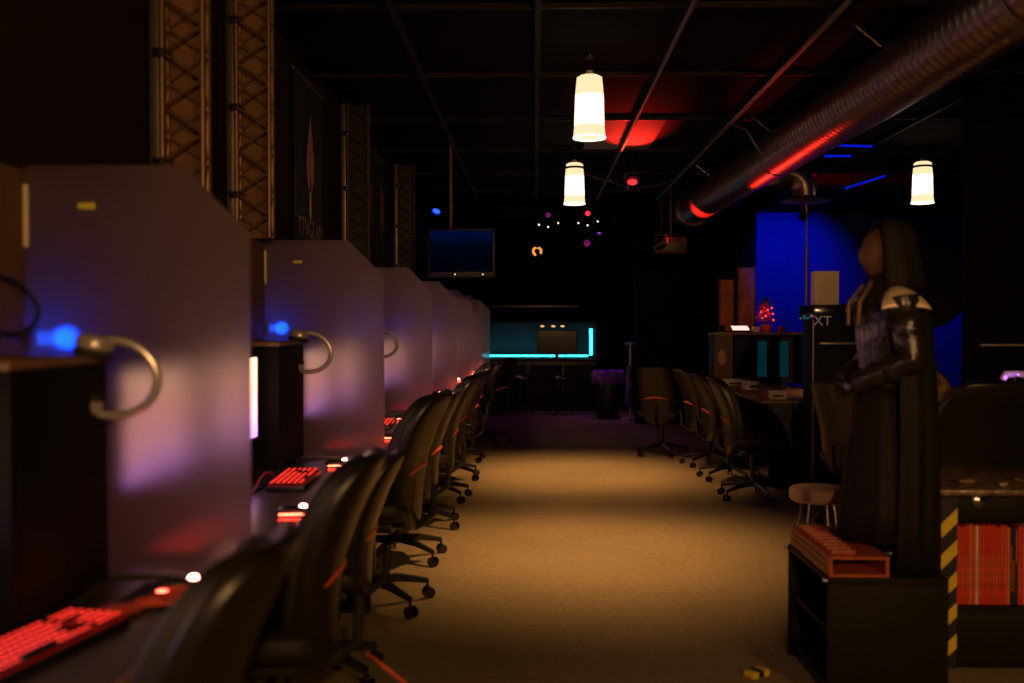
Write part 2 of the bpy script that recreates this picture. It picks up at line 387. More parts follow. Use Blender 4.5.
# stage lights
def assumed_par_can(label, loc, target, glow, lcol, energy, spot=1.2, g='assumed coloured spotlights', size=.05):  # assumed lamps, placed for the coloured light on duct, ceiling and walls
    t = thing('spotlight', label, 'spotlight', loc, 0, g)
    q = (Vector(target) - Vector(loc)).to_track_quat('-Z', 'Y').to_matrix().to_4x4()
    b = bm_new(); lathe(b, [(0, .10), (.035, .10), (.055, .06), (.06, -.04), (.052, -.04), (.048, .0)], seg=20, cap=False)
    bmesh.ops.transform(b, matrix=q, verts=b.verts[:]); obj('lamp_housing', b, 'black_plastic', t)
    b = bm_new(); lathe(b, [(0, -.001), (.05, -.001)], seg=20, cap=False); bmesh.ops.transform(b, matrix=q, verts=b.verts[:]); obj('lens', b, glow, t)
    b = bm_new(); tube(b, [(-.07, 0, 0), (-.07, 0, .09), (.07, 0, .09), (.07, 0, 0)], .006, 6); cyl(b, (0, 0, .09), (0, 0, ZC - loc[2]), .008, seg=8); obj('bracket', b, 'black_plastic', t)
    L = lamp('assumed_spot_beam', 'SPOT', q @ Vector((0, 0, -.03)), energy, lcol, size, parent=t, spot=spot, blend=.6)
    L.rotation_euler = q.to_euler()
    return t
RED = (1, .02, .012); BLUE = (.0, .022, 1)
assumed_par_can('small assumed red spotlight under the ceiling left of the duct mouth', (1.42, 11.3, 2.32), (1.95, 11.35, 2.66), 'red_dome', RED, 800, .75)
t = thing('assumed_red_uplight', 'small assumed red uplight on top of the black shelf unit shining at the duct', 'uplight', (2.06, 11.08, 1.325))  # assumed lamp, placed to give the duct its red streak
b = bm_new(); cyl(b, (0, 0, 0), (0, 0, .012), .04, seg=20); cyl(b, (0, 0, .01), (0, -.02, .06), .026, .034, 20); obj('lamp_housing', b, 'black_plastic', t)
L_ = lamp('assumed_uplight_beam', 'SPOT', (0, -.028, .085), 120, RED, .03, parent=t, spot=.33, blend=.7); L_.rotation_euler = (Vector((2.02, 8.2, 2.66)) - Vector((2.06, 11.05, 1.41))).to_track_quat('-Z', 'Y').to_euler()
assumed_par_can('assumed red spotlight turned up to the ceiling behind the aisle pendants', (.92, 9.5, 2.74), (.86, 8.9, 3.06), 'red_dome', RED, 120, .85)
assumed_par_can('assumed blue spotlight on the ceiling washing the far right wall', (3.6, 13.5, 2.86), (3.62, 14.9, 2.15), 'blue_fixture', BLUE, 105, 1.55)
assumed_par_can('assumed blue spotlight near the right partition behind the statue', (5.2, 13.6, 2.6), (6.0, 14.9, 1.3), 'blue_fixture', BLUE, 60, 1.2)
assumed_par_can('assumed blue spotlight over the far end of the left row near the television', (-1.2, 12.2, 2.8), (-1.4, 11.0, 1.7), 'blue_fixture', BLUE, 8, 1.2)
assumed_par_can('assumed purple spotlight over the dark counter at the back of the room', (1.0, 15.6, 2.85), (.9, 14.6, 0), 'purple_led', (.45, .05, .7), 22, 1.6)

for lb, p0, p1 in (('short pipe with painted blue sheen under the ceiling right of the duct', (2.66, 9.0, 3.0), (3.0, 9.0, 2.99)), ('slanting pipe with painted blue sheen between the duct elbow and the right pendant', (2.86, 9.3, 2.66), (3.42, 9.9, 2.86)), ('second pipe with painted blue sheen just below the short ceiling one', (2.62, 9.15, 2.93), (2.86, 9.15, 2.93))):
    t = thing('blue_sheen_pipe', lb, 'tube light', p0, 0, 'pipes with painted blue sheen'); d_ = Vector(p1) - Vector(p0)  # plain pipes, made to glow in place of reflected blue light
    b = bm_new(); cyl(b, (0, 0, 0), d_, .010, seg=12); obj('glowing_pipe', b, 'pipe_blue_sheen', t)
    b = bm_new(); cyl(b, (0, 0, .018), d_ + Vector((0, 0, .018)), .010, seg=8); cyl(b, (0, 0, .01), (0, 0, ZC - p0[2]), .004, seg=6); cyl(b, d_, (d_.x, d_.y, ZC - p0[2]), .004, seg=6); obj('pipe_holder', b, 'black_plastic', t)
def cluster(label, loc, dome):
    t = thing('disco_fixture', label, 'stage light', loc, 0, 'small stage lights at the back')
    b = bm_new(); cyl(b, (0, 0, 0), (0, 0, ZC - loc[2]), .008, seg=8); box(b, (0, 0, .0), (.12, .08, .05), .01); obj('fixture_body', b, 'black_plastic', t)
    b = bm_new(); sph(b, (0, -.05, .0), .032); obj('glowing_dome', b, dome, t)
    for i, (x, z) in enumerate(((-.12, -.12), (.0, -.15), (.13, -.10))):
        b = bm_new(); cyl(b, (x * .4, 0, -.02), (x, 0, z), .005, seg=6); o = obj('lamp_arm', b, 'black_plastic', t)
        b = bm_new(); sph(b, (x, -.01, z), .010, seg=8); obj('lamp_bulb', b, 'white_dot', o)
cluster('small stage light with purple dome, left of the pair at the back', (.17, 13.0, 2.82), 'magenta_dome')
cluster('small stage light with red dome, right of the pair at the back', (.68, 13.0, 2.84), 'red_dome')
t = thing('globe_pendant', 'small amber glass globe lamp hanging before the dark back wall', 'lamp', (.03, 14.0, 2.43))
b = bm_new(); tube(b, [(.055 * math.cos(a), 0, .055 * math.sin(a)) for a in [-.6 + 5.0 * i / 20 for i in range(21)]], .016, 8); obj('glowing_filament', b, 'amber_bulb', t)
b = bm_new(); cyl(b, (0, 0, .05), (0, 0, ZC - 2.43), .006, seg=8); cyl(b, (0, 0, .05), (0, 0, .12), .03); obj('cord', b, 'black_plastic', t)
t = thing('globe_pendant', 'dim red globe lamp hanging right of the amber one', 'lamp', (.70, 13.5, 2.50))
b = bm_new(); sph(b, (0, 0, 0), .045); obj('globe', b, 'magenta_dome', t)
b = bm_new(); cyl(b, (0, 0, .04), (0, 0, ZC - 2.5), .006, seg=8); obj('cord', b, 'black_plastic', t)
t = thing('hanging_speaker', 'brown speaker box hung under the mouth of the duct', 'speaker', (1.62, 12.0, 2.35))
b = bm_new(); box(b, (0, 0, 0), (.34, .26, .18), .015); obj('speaker_box', b, 'brown_panel', t)
b = bm_new(); box(b, (0, -.133, 0), (.30, .008, .15), .004); obj('grille', b, 'black_plastic', t)
b = bm_new(); cyl(b, (0, 0, .08), (0, 0, ZC - 2.35), .012, seg=8); obj('hanging_rod', b, 'steel_dark', t)

# ------------------------------------------------------------------ left wall: trusses and banners
def truss(label, y, wdt=.15, x=-1.30, m='steel_brown'):
    t = thing('lattice_truss', label, 'truss', (x, y, 0), 0, 'lattice trusses on the left wall')
    h = wdt / 2; hd = .028; z0, z1 = 1.805, ZC - .04; r = .010
    for sx in (-1, 1):
        for sy in (-1, 1):
            b = bm_new(); cyl(b, (sx*h, sy*hd, z0), (sx*h, sy*hd, z1), r, seg=10); obj('chord', b, m, t)
    st = .20; n = int((z1 - z0) / st)
    for face in range(4):
        b = bm_new()
        for i in range(n):
            za, zb = z0 + i*st, z0 + (i+1)*st
            if face == 0: seg = [((-h, -hd, za), (h, -hd, za + st/2)), ((h, -hd, za + st/2), (-h, -hd, zb))]
            elif face == 1: seg = [((h, hd, za), (-h, hd, za + st/2)), ((-h, hd, za + st/2), (h, hd, zb))]
            elif face == 2: seg = [((h, -hd, za + st/2), (h, hd, za)), ((h, hd, zb), (h, -hd, za + st/2))]
            else: seg = [((-h, -hd, za), (-h, hd, za + st/2)), ((-h, hd, za + st/2), (-h, -hd, zb))]
            for p, q in seg: cyl(b, p, q, .0065, seg=6, caps=False)
        obj('lattice_brace', b, m, t)
    b = bm_new(); box(b, (0, hd + .016, (z0 + z1)/2), (wdt + .015, .008, z1 - z0)); obj('backing_board', b, 'truss_backing' if m == 'steel_brown' else 'black_plastic', t)  # boards of the far trusses go black to paint in their dimness
    b = bm_new(); box(b, (-h - .030, -.0, (z0 + z1)/2), (.035, .06, z1 - z0), .004); obj('mounting_rail', b, 'steel_dark', t)
    for z in (2.0, 2.4, 2.8):
        b = bm_new(); box(b, (-h - .005, -.0, z), (.045, .12, .03), .004); obj('wall_clamp', b, 'black_plastic', t)
    return t
truss('brown lattice truss on the left wall above the first frosted divider', 3.70)
truss('brown lattice truss on the left wall, second from the camera', 4.62)
truss('dim lattice truss on the left wall between the banners', 7.35, m='steel_brown_shaded')
truss('faint lattice truss on the left wall beside the television', 10.1, m='steel_brown_shaded')
def banner(label, y, wdt, motif, txt=None):
    t = thing('wall_banner', label, 'banner', (XW + .02, y, 0), 0, 'banners on the left wall')
    z0, z1 = 1.92, 2.93
    b = bm_new(); n = 14
    a = []
    for i in range(n + 1):
        u = i / n; yy = (u - .5) * wdt; xo = .006 * math.sin(u * 9)
        a.append([bm.verts.new((xo + dx, yy, z)) for bm in (b,) for dx in (0, .004) for z in (z0, z1)])
    for i in range(n):
        A, B = a[i], a[i+1]
        b.faces.new((A[0], B[0], B[1], A[1])); b.faces.new((A[2], A[3], B[3], B[2])); b.faces.new((A[1], B[1], B[3], A[3])); b.faces.new((A[0], A[2], B[2], B[0]))
    b.faces.new((a[0][0], a[0][1], a[0][3], a[0][2])); b.faces.new((a[-1][0], a[-1][2], a[-1][3], a[-1][1]))
    obj('banner_cloth', b, 'banner_cloth', t)
    b = bm_new(); cyl(b, (.005, -wdt/2 - .03, z1), (.005, wdt/2 + .03, z1), .010, seg=10); obj('top_rod', b, 'steel_dark', t)
    if motif == 'flame':
        b = bm_new(); prism(b, [(0, 2.72), (.035, 2.62), (.075, 2.52), (.10, 2.42), (.085, 2.33), (.04, 2.25), (.02, 2.32), (0, 2.40), (-.02, 2.32), (-.04, 2.25), (-.085, 2.33), (-.10, 2.42), (-.075, 2.52), (-.035, 2.62)], .014, .017, 'YZ'); obj('flame_print', b, 'banner_print', t)
        b = bm_new(); prism(b, [(-.012, 2.24), (.012, 2.24), (.022, 2.12), (0, 2.06), (-.022, 2.12)], .014, .017, 'YZ'); obj('stem_print', b, 'hazard_yellow', t)
    else:
        b = bm_new()
        pts = []
        for i in range(24):
            a_ = 2*PI*i/24; rr = .5 + .5*abs(math.sin(a_*2.5)); pts.append((wdt*.3*rr*math.cos(a_), 2.45 + .26*rr*math.sin(a_)))
        prism(b, pts, .014, .017, 'YZ'); obj('emblem_print', b, motif, t)
    if txt: text('lettering', txt, .16, 'banner_text', (.018, 0, 2.0), (PI/2, 0, PI/2), t)
    return t
banner('black banner with pinkish flame print and pale lettering', 6.33, .74, 'flame', 'TTVGLVM')
banner('dark banner with brown emblem beyond the flame banner', 8.6, .75, 'brown_panel')
banner('dark banner with faint tan emblem nearest the television', 9.3, .5, 'desk_edge')
# television
t = thing('television', 'black flat television hung from the ceiling over the far dividers', 'television', (-.66, 9.0, 2.05), .06)
b = bm_new(); box(b, (0, 0, 0), (.60, .045, .44), .010); obj('tv_body', b, 'black_plastic', t)
b = bm_new(); box(b, (0, -.024, .012), (.565, .004, .37)); obj('screen', b, 'tv_blue_sheen', t)
b = bm_new(); cyl(b, (-.10, .06, .18), (-.10, .06, ZC - 2.05), .016, seg=12); box(b, (-.10, .045, .10), (.16, .03, .2), .005); obj('ceiling_mount', b, 'steel_brown', t)
for x in (-.06, .19):
    b = bm_new(); sph(b, (x, -.028, -.195), .005, seg=8); obj('indicator_light', b, 'white_dot', t)

# ------------------------------------------------------------------ left row of stations
DIV = [2.55 + 2.28 * i for i in range(7)]
names = ['nearest', 'second', 'third', 'fourth', 'fifth', 'sixth', 'farthest']
# long worktop
t = thing('long_desk', 'long dark worktop running along the left wall under the dividers', 'desk', (0, 0, 0))
b = bm_new(); box(b, (-1.09, 7.9, .735), (.66, 17.0, .03), .004); obj('worktop', b, 'desk_laminate', t)
b = bm_new(); box(b, (-.755, 7.9, .735), (.012, 17.0, .034), .004); obj('edge_band', b, 'desk_edge', t)
for yy in [-.5] + DIV:
    b = bm_new(); box(b, (-1.10, yy, .36), (.60, .03, .718)); obj('support_panel', b, 'black_plastic', t)
b = bm_new(); box(b, (-1.41, 8.0, .36), (.02, 17.1, .718)); obj('rear_panel', b, 'black_plastic', t)
t = tag(bx('desk_back_panel', 'brown_panel', (-1.33, 7.98, 1.275), (.03, 17.1, 1.05), bev=.003), 'tall brown panel standing behind the monitors along the left desk', 'panel')
def divider(i, y):
    o = thing('desk_divider', '', 'divider', (0, y, .75), 0, 'frosted desk dividers')
    b = bm_new(); prism(b, [(-1.31, .0), (-.73, 0), (-.73, .885), (-.905, 1.06), (-1.31, 1.06)], -.003, .003)
    s = obj('frosted_sheet', b, 'frosted', o, smooth=0)
    b = bm_new(); box(b, (-1.305, -.010, .93), (.012, .010, .16), .002); obj('corner_clip', b, 'cream_card', o)
    b = bm_new(); box(b, (-1.15, -.006, .955), (.045, .003, .016), .001); obj('yellow_sticker', b, 'lime_sticker', o)
    b = bm_new(); box(b, (-1.02, 0, .006), (.56, .03, .012), .002); obj('base_channel', b, 'steel_dark', o)
    return o
for i, y in enumerate(DIV):
    o = divider(i, y); o['label'] = '%s frosted divider with a cut corner standing on the left desk' % names[i]

KW, KD = .43, .15
def make_keyboard(individual):
    t = thing('keyboard', '', 'keyboard', (0, 0, 0), 0, 'red backlit keyboards')
    b = bm_new(); box(b, (0, 0, .011), (KD, KW, .022), .006); obj('keyboard_case', b, 'black_plastic', t)
    b = bm_new(); box(b, (0, 0, .0225), (KD - .014, KW - .014, .003)); obj('glow_plate', b, 'red_key_glow', t)
    kb = bm_new() if not individual else None; kl = bm_new() if not individual else None
    proto = None
    rows, cols = 6, 20
    for r in range(rows):
        c = 0
        while c < cols:
            wkey = 1
            if r == 0 and 5 <= c < 10: wkey = 5
            elif r in (1, 2) and c == 13: wkey = 2
            if c in (15,) or (r in (3,) and c in (16, 17)): c += 1; continue
            x = KD/2 - .018 - r * .0225; yy = -KW/2 + .016 + (c + (wkey - 1)/2) * .0205
            # row 0 lies toward the sitter
            if individual and wkey == 1:
                if proto is None:
                    b2 = bm_new(); box(b2, (0, 0, 0), (.016, .0155, .010), .002, seg=1)
                    kt = obj('key', b2, 'black_plastic', t); proto = kt
                    b3 = bm_new(); box(b3, (0, 0, .0054), (.010, .010, .001)); lg = obj('legend', b3, 'red_key_top', kt)
                    kt.location = (x, yy, .0285)
                else:
                    k2 = proto.copy(); COL.objects.link(k2); k2.parent = t; k2.location = (x, yy, .0285)
                    l2 = lg.copy(); COL.objects.link(l2); l2.parent = k2
            else:
                if individual:
                    b2 = bm_new(); box(b2, (x, yy, .0285), (.016, .0205*wkey - .005, .010), .002, seg=1); obj('wide_key', b2, 'black_plastic', t)
                else:
                    box(kb, (x, yy, .0285), (.016, .0205*wkey - .005, .010)); box(kl, (x, yy, .034), (.010, .010, .001))
            c += wkey
    if not individual: k_ = obj('key_bank', kb, 'black_plastic', t, smooth=0); obj('legends', kl, 'red_key_top', k_, smooth=0)
    return t
def make_mouse():
    t = thing('mouse', '', 'mouse', (0, 0, 0), 0, 'gaming mice on the left desk')
    b = bm_new(); superq(b, .06, .032, .019, .8, .8, lambda v: Vector((v.x, v.y * (1 - .12*math.cos(v.x*26)), max(v.z, -.012) + .012 + (.004 if v.x < 0 else 0)))); obj('mouse_body', b, 'black_plastic', t)
    b = bm_new(); superq(b, .013, .011, .009, 1, 1, lambda v: v + Vector((.030, 0, .030)), 12, 8); obj('glowing_logo', b, 'mouse_led', t)
    b = bm_new(); tube(b, [(-.05 + .1*i/10, -.031 - .003*math.sin(PI*i/10), .010) for i in range(11)], .0018, 6); obj('light_strip', b, 'mouse_strip', t)
    b = bm_new(); cyl(b, (-.032, -.004, .030), (-.032, .004, .030), .010, seg=14); obj('scroll_wheel', b, 'nylon', t)
    return t
def make_monitor(scr):
    t = thing('monitor', '', 'monitor', (0, 0, 0), 0, 'monitors on the left desk')
    b = bm_new(); box(b, (0, 0, .34), (.03, .58, .37), .006); obj('monitor_case', b, 'black_plastic', t)
    b = bm_new(); box(b, (.0165, 0, .345), (.003, .556, .335)); obj('screen', b, scr, t)
    b = bm_new(); box(b, (-.01, 0, .12), (.02, .06, .22), .004); obj('stand_neck', b, 'black_plastic', t)
    b = bm_new(); box(b, (.03, 0, .006), (.17, .24, .012), .005); obj('stand_base', b, 'black_plastic', t)
    return t
def make_tower():
    t = thing('computer_tower', '', 'computer', (0, 0, 0), 0, 'computer towers on the left desk')
    b = bm_new(); box(b, (0, 0, .29), (.19, .46, .54), .008); obj('tower_case', b, 'tower_black', t)
    b = bm_new(); box(b, (0, 0, .566), (.20, .485, .022), .008); obj('top_cover', b, 'desk_edge', t)
    b = bm_new(); box(b, (.097, 0, .30), (.005, .40, .46), .002); obj('side_panel', b, 'tower_black', t)
    for sy in (-1, 1):
        b = bm_new(); box(b, (0, sy*.17, .010), (.17, .04, .02), .004); obj('foot', b, 'nylon', t)
    return t
def make_headset():
    t = thing('headset', '', 'headset', (0, 0, 0), 0, 'headsets hung on the towers')
    R = .092
    b = bm_new(); pts = [(R*math.cos(a), 0, R*1.15*math.sin(a)) for a in [-.5 + (PI + 1.0)*i/28 for i in range(29)]]
    tube(b, pts, .011, 10); obj('headband', b, 'silver_plastic', t)
    for s in (-1, 1):
        b = bm_new(); lathe(b, [(0, -.02), (.035, -.02), (.045, -.008), (.045, .008), (.038, .02), (0, .022)], (s*.075, 0, -.055), 24, (0, s*PI/2, 0)); e = obj('ear_cup', b, 'silver_plastic', t)
        b = bm_new(); tube(b, [(s*.052, .036*math.cos(a), -.055 + .036*math.sin(a)) for a in [2*PI*i/20 for i in range(20)]], .010, 8, True); obj('ear_cushion', b, 'cloth_black', e)
    return t
def make_blue():
    t = thing('blue_light_bar', '', 'led light', (0, 0, 0), 0, 'blue lights behind the dividers')
    b = bm_new(); box(b, (0, 0, 0), (.02, .17, .055), .004); obj('light_housing', b, 'black_plastic', t)
    b = bm_new(); box(b, (.011, 0, 0), (.003, .15, .035)); obj('led_strip', b, 'blue_led', t)
    lamp('led_glow', 'POINT', (.05, 0, .0), 1.1, (.0, .05, 1), .03, parent=t)
    return t
K1 = make_keyboard(True); K2 = make_keyboard(False); MS = make_mouse(); MA = make_monitor('screen_peach'); MB_ = make_monitor('screen_rainbow')
TW = make_tower(); HS = make_headset(); BL = make_blue()
used = set()
def put(proto, loc, label, rz=0, ry=0):
    if proto.name in used: o = dup(proto)
    else: o = proto; used.add(proto.name)
    o.location = loc; o.rotation_euler = (0, ry, rz); o['label'] = label; return o
ZD = .751
for i, D in enumerate(DIV):
    n = names[i]
    xt = -1.165 if i == 0 else -1.205
    if i < 3:
        put(TW, (xt, D - .305 + (.02 if i else 0), ZD), 'black computer tower on the left desk just before the %s divider' % n)
        put(HS, (xt + .135, D - .135, ZD + .52), 'pale headset resting on the tower before the %s divider' % n, rz=.15, ry=1.75)
    # station B (far half of the bay)
    put(MB_ if i == 0 else MA, (xt + .01, D - .90, ZD), 'lit monitor before the %s divider, next to the tower' % n if i < 3 else 'lit monitor standing just before the %s divider' % n)
    put(MA, (-1.20, D - 1.70, ZD), 'lit monitor in the near half of the bay before the %s divider' % n)
    if i == 0:
        put(K1, (-.985, 1.93, ZD), 'red backlit keyboard in the lower left corner of the view', -.2)
        put(MS, (-.86, 2.40, ZD), 'glowing mouse on the desk beside the nearest divider', .2)
    else:
        put(K1 if i == 1 else K2, (-.985, D - .76, ZD), 'red backlit keyboard lying just before the %s divider' % n, .06)
        put(MS, (-.90, D - .28, ZD), 'small mouse with red glow right before the %s divider' % n, .3)
        put(K2, (-.99, D - 1.92, ZD), 'red backlit keyboard right behind the %s divider' % names[i-1], -.05)
        put(MS, (-.82, D - 1.45, ZD), 'small glowing mouse in the middle of the bay before the %s divider' % n, .2)
    if i < 6:
        put(BL, (-1.305, D + .10, 1.365 if i == 0 else 1.385), 'blue light bar on the back panel just beyond the %s divider' % n)
# red cloth and cables at the first station
b = bm_new()
def ridge(u, v): return .012 + .018 * abs(math.sin(u*9 + v*5)) * (1 - abs(2*v - 1))
g = []
for i in range(22):
    u = i / 21; row = []
    for j in range(9):
        v = j / 8; row.append(b.verts.new((-.96 + .12*u + (v - .5)*.10 + .012*math.sin(u*14), 2.15 + .20*u + .02*math.sin(v*7 + u*4), ZD + ridge(u, v))))
    g.append(row)
for i in range(21):
    for j in range(8): b.faces.new((g[i][j], g[i+1][j], g[i+1][j+1], g[i][j+1]))
o = obj('red_cloth', b, 'red_fabric'); o.modifiers.new('thick', 'SOLIDIFY').thickness = .004
tag(o, 'crumpled red cloth on the desk between keyboard and nearest divider', 'cloth')
tag(bx('mouse_pad', 'cloth_black', (-.875, 2.35, ZD + .0015), (.20, .26, .003), bev=.001), 'black mouse pad under the mouse by the nearest divider', 'mouse pad')
MSP = [o for o in bpy.data.objects if o.get('category') == 'mouse' and 'nearest divider' in o['label'] and 'beside' in o['label']][0]; MSP.location.z += .003
cable('thin red lit cable looping behind the keyboard before the second divider', [(-1.075, 3.78, ZD + .004), (-1.072, 3.88, ZD + .05), (-1.072, 4.0, ZD + .055), (-1.075, 4.14, ZD + .004)], .003, 'cable_red', 'keyboard_cable', 'cable')
cable('black cable hanging on the back panel in front of the nearest divider', [(-1.30, 2.40, 1.52), (-1.285, 2.47, 1.50), (-1.255, 2.50, 1.44), (-1.275, 2.48, 1.385), (-1.305, 2.42, 1.38)], .006, 'cable_black', 'wall_cable', 'cable')

# ------------------------------------------------------------------ office chairs
def make_chair():
    t = thing('office_chair', '', 'chair', (0, 0, 0), 0, '')
    # the sitter faces +Y; outer back shell faces -Y
    X = Matrix.Translation((0, -.27, .70)) @ Euler((.25, 0, 0)).to_matrix().to_4x4()
    def bend(v):
        zz = v.z / .33
        wv = 1.0 - .10 * max(0, zz) ** 2 - .22 * max(0, -zz) ** 2
        return Vector((v.x * wv, v.y + 1.1 * v.x * v.x + .035 * math.cos(zz * 2.2), v.z))
    b = bm_new(); superq(b, .215, .030, .33, .42, .35, bend, 40, 24, X); obj('back_shell', b, 'chair_shell', t)
    X2 = Matrix.Translation((0, -.225, .71)) @ Euler((.25, 0, 0)).to_matrix().to_4x4()
    b = bm_new(); superq(b, .198, .042, .30, .5, .42, bend, 40, 24, X2); obj('backrest', b, 'chair_fabric', t)
    b = bm_new(); pts = []
    for i in range(25):
        u = -1 + 2 * i / 24; x = .19 * u; z = -.03 - .055 * (u * u)
        v = bend(Vector((x, -.028, z))); v.x = x; v.y = (-.029 * (1 - abs(u) ** 5 * .75)) + 1.1 * x * x + .035 * math.cos(z / .33 * 2.2)
        pts.append(X @ v)
    tube(b, pts, .0095, 8); obj('accent_trim', b, 'chair_accent', t)['label'] = 'thin orange red trim line'
    b = bm_new(); superq(b, .245, .24, .055, .5, .4, lambda v: Vector((v.x, v.y, v.z + .03 * (v.x / .245) ** 2)), 36, 16, Matrix.Translation((0, .02, .46))); obj('seat', b, 'chair_fabric', t)
    b = bm_new(); box(b, (0, -.0, .385), (.20, .26, .045), .01); obj('seat_mechanism', b, 'nylon', t)
    b = bm_new(); tube(b, [(0, -.08, .385), (0, -.22, .38), (0, -.30, .44), (0, -.31, .58)], .018, 8); obj('back_bracket', b, 'nylon', t)
    b = bm_new(); cyl(b, (0, 0, .10), (0, 0, .37), .026); cyl(b, (0, 0, .22), (0, 0, .38), .016); obj('gas_column', b, 'nylon', t)
    for k in range(5):
        a = 2*PI*k/5 + PI/2; c, s = math.cos(a), math.sin(a)
        b = bm_new(); tube(b, [(c*.02, s*.02, .125), (c*.15, s*.15, .115), (c*.29, s*.29, .085)], [.026, .021, .014], 8); L = obj('base_leg', b, 'nylon', t)
        b = bm_new()
        for q in (-1, 1):
            px, py = c*.295 - s*.014*q, s*.295 + c*.014*q
            cyl(b, (px - s*.008*q, py + c*.008*q, .0275), (px + s*.006*q, py - c*.006*q, .0275), .0275, seg=16)
        cyl(b, (c*.29, s*.29, .03), (c*.29, s*.29, .085), .008, seg=8); obj('caster', b, 'gloss_black', L)
    return t
CH = make_chair(); CH['group'] = 'office chairs in the left row'
def chair(x, y, rz, label, group, dz=0, s=1):
    o = put(CH, (x, y, 0), label, rz); o['group'] = group; o.scale = (s, s, s); return o
GL = 'office chairs in the left row'; GR = 'office chairs on the right side'
# facing the left wall: sitter looks to -X -> rz = +90deg
L = [(-.82, 1.80, PI/2 + .02, 'black office chair closest to the camera at the left desk'),
     (-.84, 3.00, PI/2 + .04, 'large black office chair with bright orange back trim beside the second divider'),
     (-.86, 3.95, PI/2 + .05, 'low black office chair right behind the chair with bright orange trim'),
     (-.82, 4.95, PI/2 - .12, 'tall black office chair in front of the third divider'),
     (-.82, 5.95, PI/2 - .05, 'black office chair with wheels past the third divider, fifth in the left row'),
     (-.80, 6.95, PI/2 + .08, 'black office chair sixth along the left desk'),
     (-.80, 8.00, PI/2 - .10, 'black office chair seventh along the left desk'),
     (-.78, 9.10, PI/2 + .04, 'black office chair eighth along the left desk'),
     (-.80, 10.3, PI/2 - .06, 'black office chair ninth along the left desk'),
     (-.58, 11.8, PI/2 - .50, 'black office chair turned outward at the far end of the left row')]
for i, (x, y, rz, lb) in enumerate(L): chair(x, y, rz, lb, GL, s=.88 if i == 2 else 1.06 if i == 3 else 1)
R = [(1.36, 10.75, -.40, 'black office chair farthest down the right side, its back to the aisle', .95),
     (1.74, 10.0, -1.40, 'black office chair second farthest on the right side', .95),
     (1.76, 9.1, -1.48, 'black office chair in the middle of the right side group', .95),
     (1.76, 8.1, -1.62, 'black office chair nearest the camera end of the right desk', .97)]
for x, y, rz, lb, sc in R: chair(x, y, rz, lb, GR, s=sc)
c1 = chair(2.28, 7.0, -1.0, 'dark office chair partly hidden behind the robed statue', GR)
c2 = chair(2.10, 5.05, .10, 'large black chair back standing behind the cluttered counter at right', GR, s=1.12)
c3 = chair(3.2, 6.5, 1.9, 'small brownish chair seen above the large black chair at right', GR, s=1.1)

for c_ in (c1, c2, c3):
    for k_ in [x for x in bpy.data.objects if x.parent == c_ and x.name.startswith('accent_trim')]: bpy.data.objects.remove(k_)
# ------------------------------------------------------------------ back of the room
t = thing('back_counter', 'dark counter at the far end under the cyan lit niche', 'counter', (0, 16.3, 0))
b = bm_new(); box(b, (.17, .25, .42), (1.70, .55, .80), .01); obj('counter_body', b, 'black_plastic', t)
b = bm_new(); box(b, (.17, .22, .835), (1.78, .65, .03), .005); obj('counter_top', b, 'cabinet_laminate', t)
for i in range(3):
    b = bm_new(); box(b, (-.40 + .57*i, -.032, .42), (.54, .016, .66), .006); obj('front_panel', b, 'cabinet_laminate', t)
t = thing('light_niche', 'dark display case with cyan light strips along its bottom and right edge', 'display case', (0, 16.75, .86))
b = bm_new()
box(b, (.05, .20, .27), (1.95, .02, .60)); box(b, (.05, .0, .585), (1.95, .42, .03)); box(b, (-.91, 0, .28), (.03, .42, .58)); box(b, (1.01, 0, .28), (.03, .42, .58)); box(b, (.05, 0, .005), (1.95, .42, .02))
obj('case_shell', b, 'niche_paint', t)
b = bm_new(); box(b, (-.20, -.19, .030), (1.42, .03, .03)); obj('bottom_light_strip', b, 'cyan_led', t)
b = bm_new(); box(b, (.70, -.19, .030), (.36, .03, .03)); obj('bottom_light_strip', b, 'cyan_led', t)
b = bm_new(); box(b, (.925, -.19, .26), (.05, .03, .44)); obj('side_light_strip', b, 'cyan_led', t)
lamp('niche_glow', 'AREA', (-.25, .0, .06), 1.1, (.03, .65, 1), 1.2, (PI, 0, 0), t, .1)
t = thing('counter_monitor', 'dark monitor standing on the far counter before the cyan light', 'monitor', (.36, 16.45, .85))
b = bm_new(); box(b, (0, 0, .27), (.66, .04, .40), .006); obj('monitor_case', b, 'black_plastic', t)
b = bm_new(); box(b, (0, -.021, .27), (.62, .004, .36)); obj('screen', b, 'gloss_black', t)
b = bm_new(); box(b, (0, .01, .05), (.06, .03, .12), .004); box(b, (0, 0, .006), (.24, .16, .012), .004); obj('stand', b, 'black_plastic', t)
t = thing('light_bar', 'small lamp bar with warm dots above the far monitor', 'lamp', (.28, 16.4, 1.38))
b = bm_new(); box(b, (0, 0, .02), (.5, .04, .02), .004); cyl(b, (-.24, .30, .02), (-.24, 0, .02), .008); cyl(b, (.24, .30, .02), (.24, 0, .02), .008); obj('bar_body', b, 'black_plastic', t)
for x in (-.16, .02, .17):
    b = bm_new(); sph(b, (x, -.02, 0), .025, (1.5, 1, .5), 10); obj('lamp_bulb', b, 'warm_dot', t)
t = thing('wall_shelf', 'thin dark wall shelf above the far counter', 'shelf', (0, 17.3, 1.72))
b = bm_new(); box(b, (.0, .08, 0), (1.5, .42, .025), .004); obj('shelf_board', b, 'steel_dark', t)
for x in (-.5, .5):
    b = bm_new(); prism(b, [(.0, 0), (.28, 0), (.28, -.2)], x - .01, x + .01, 'YZ'); obj('shelf_bracket', b, 'steel_dark', t)
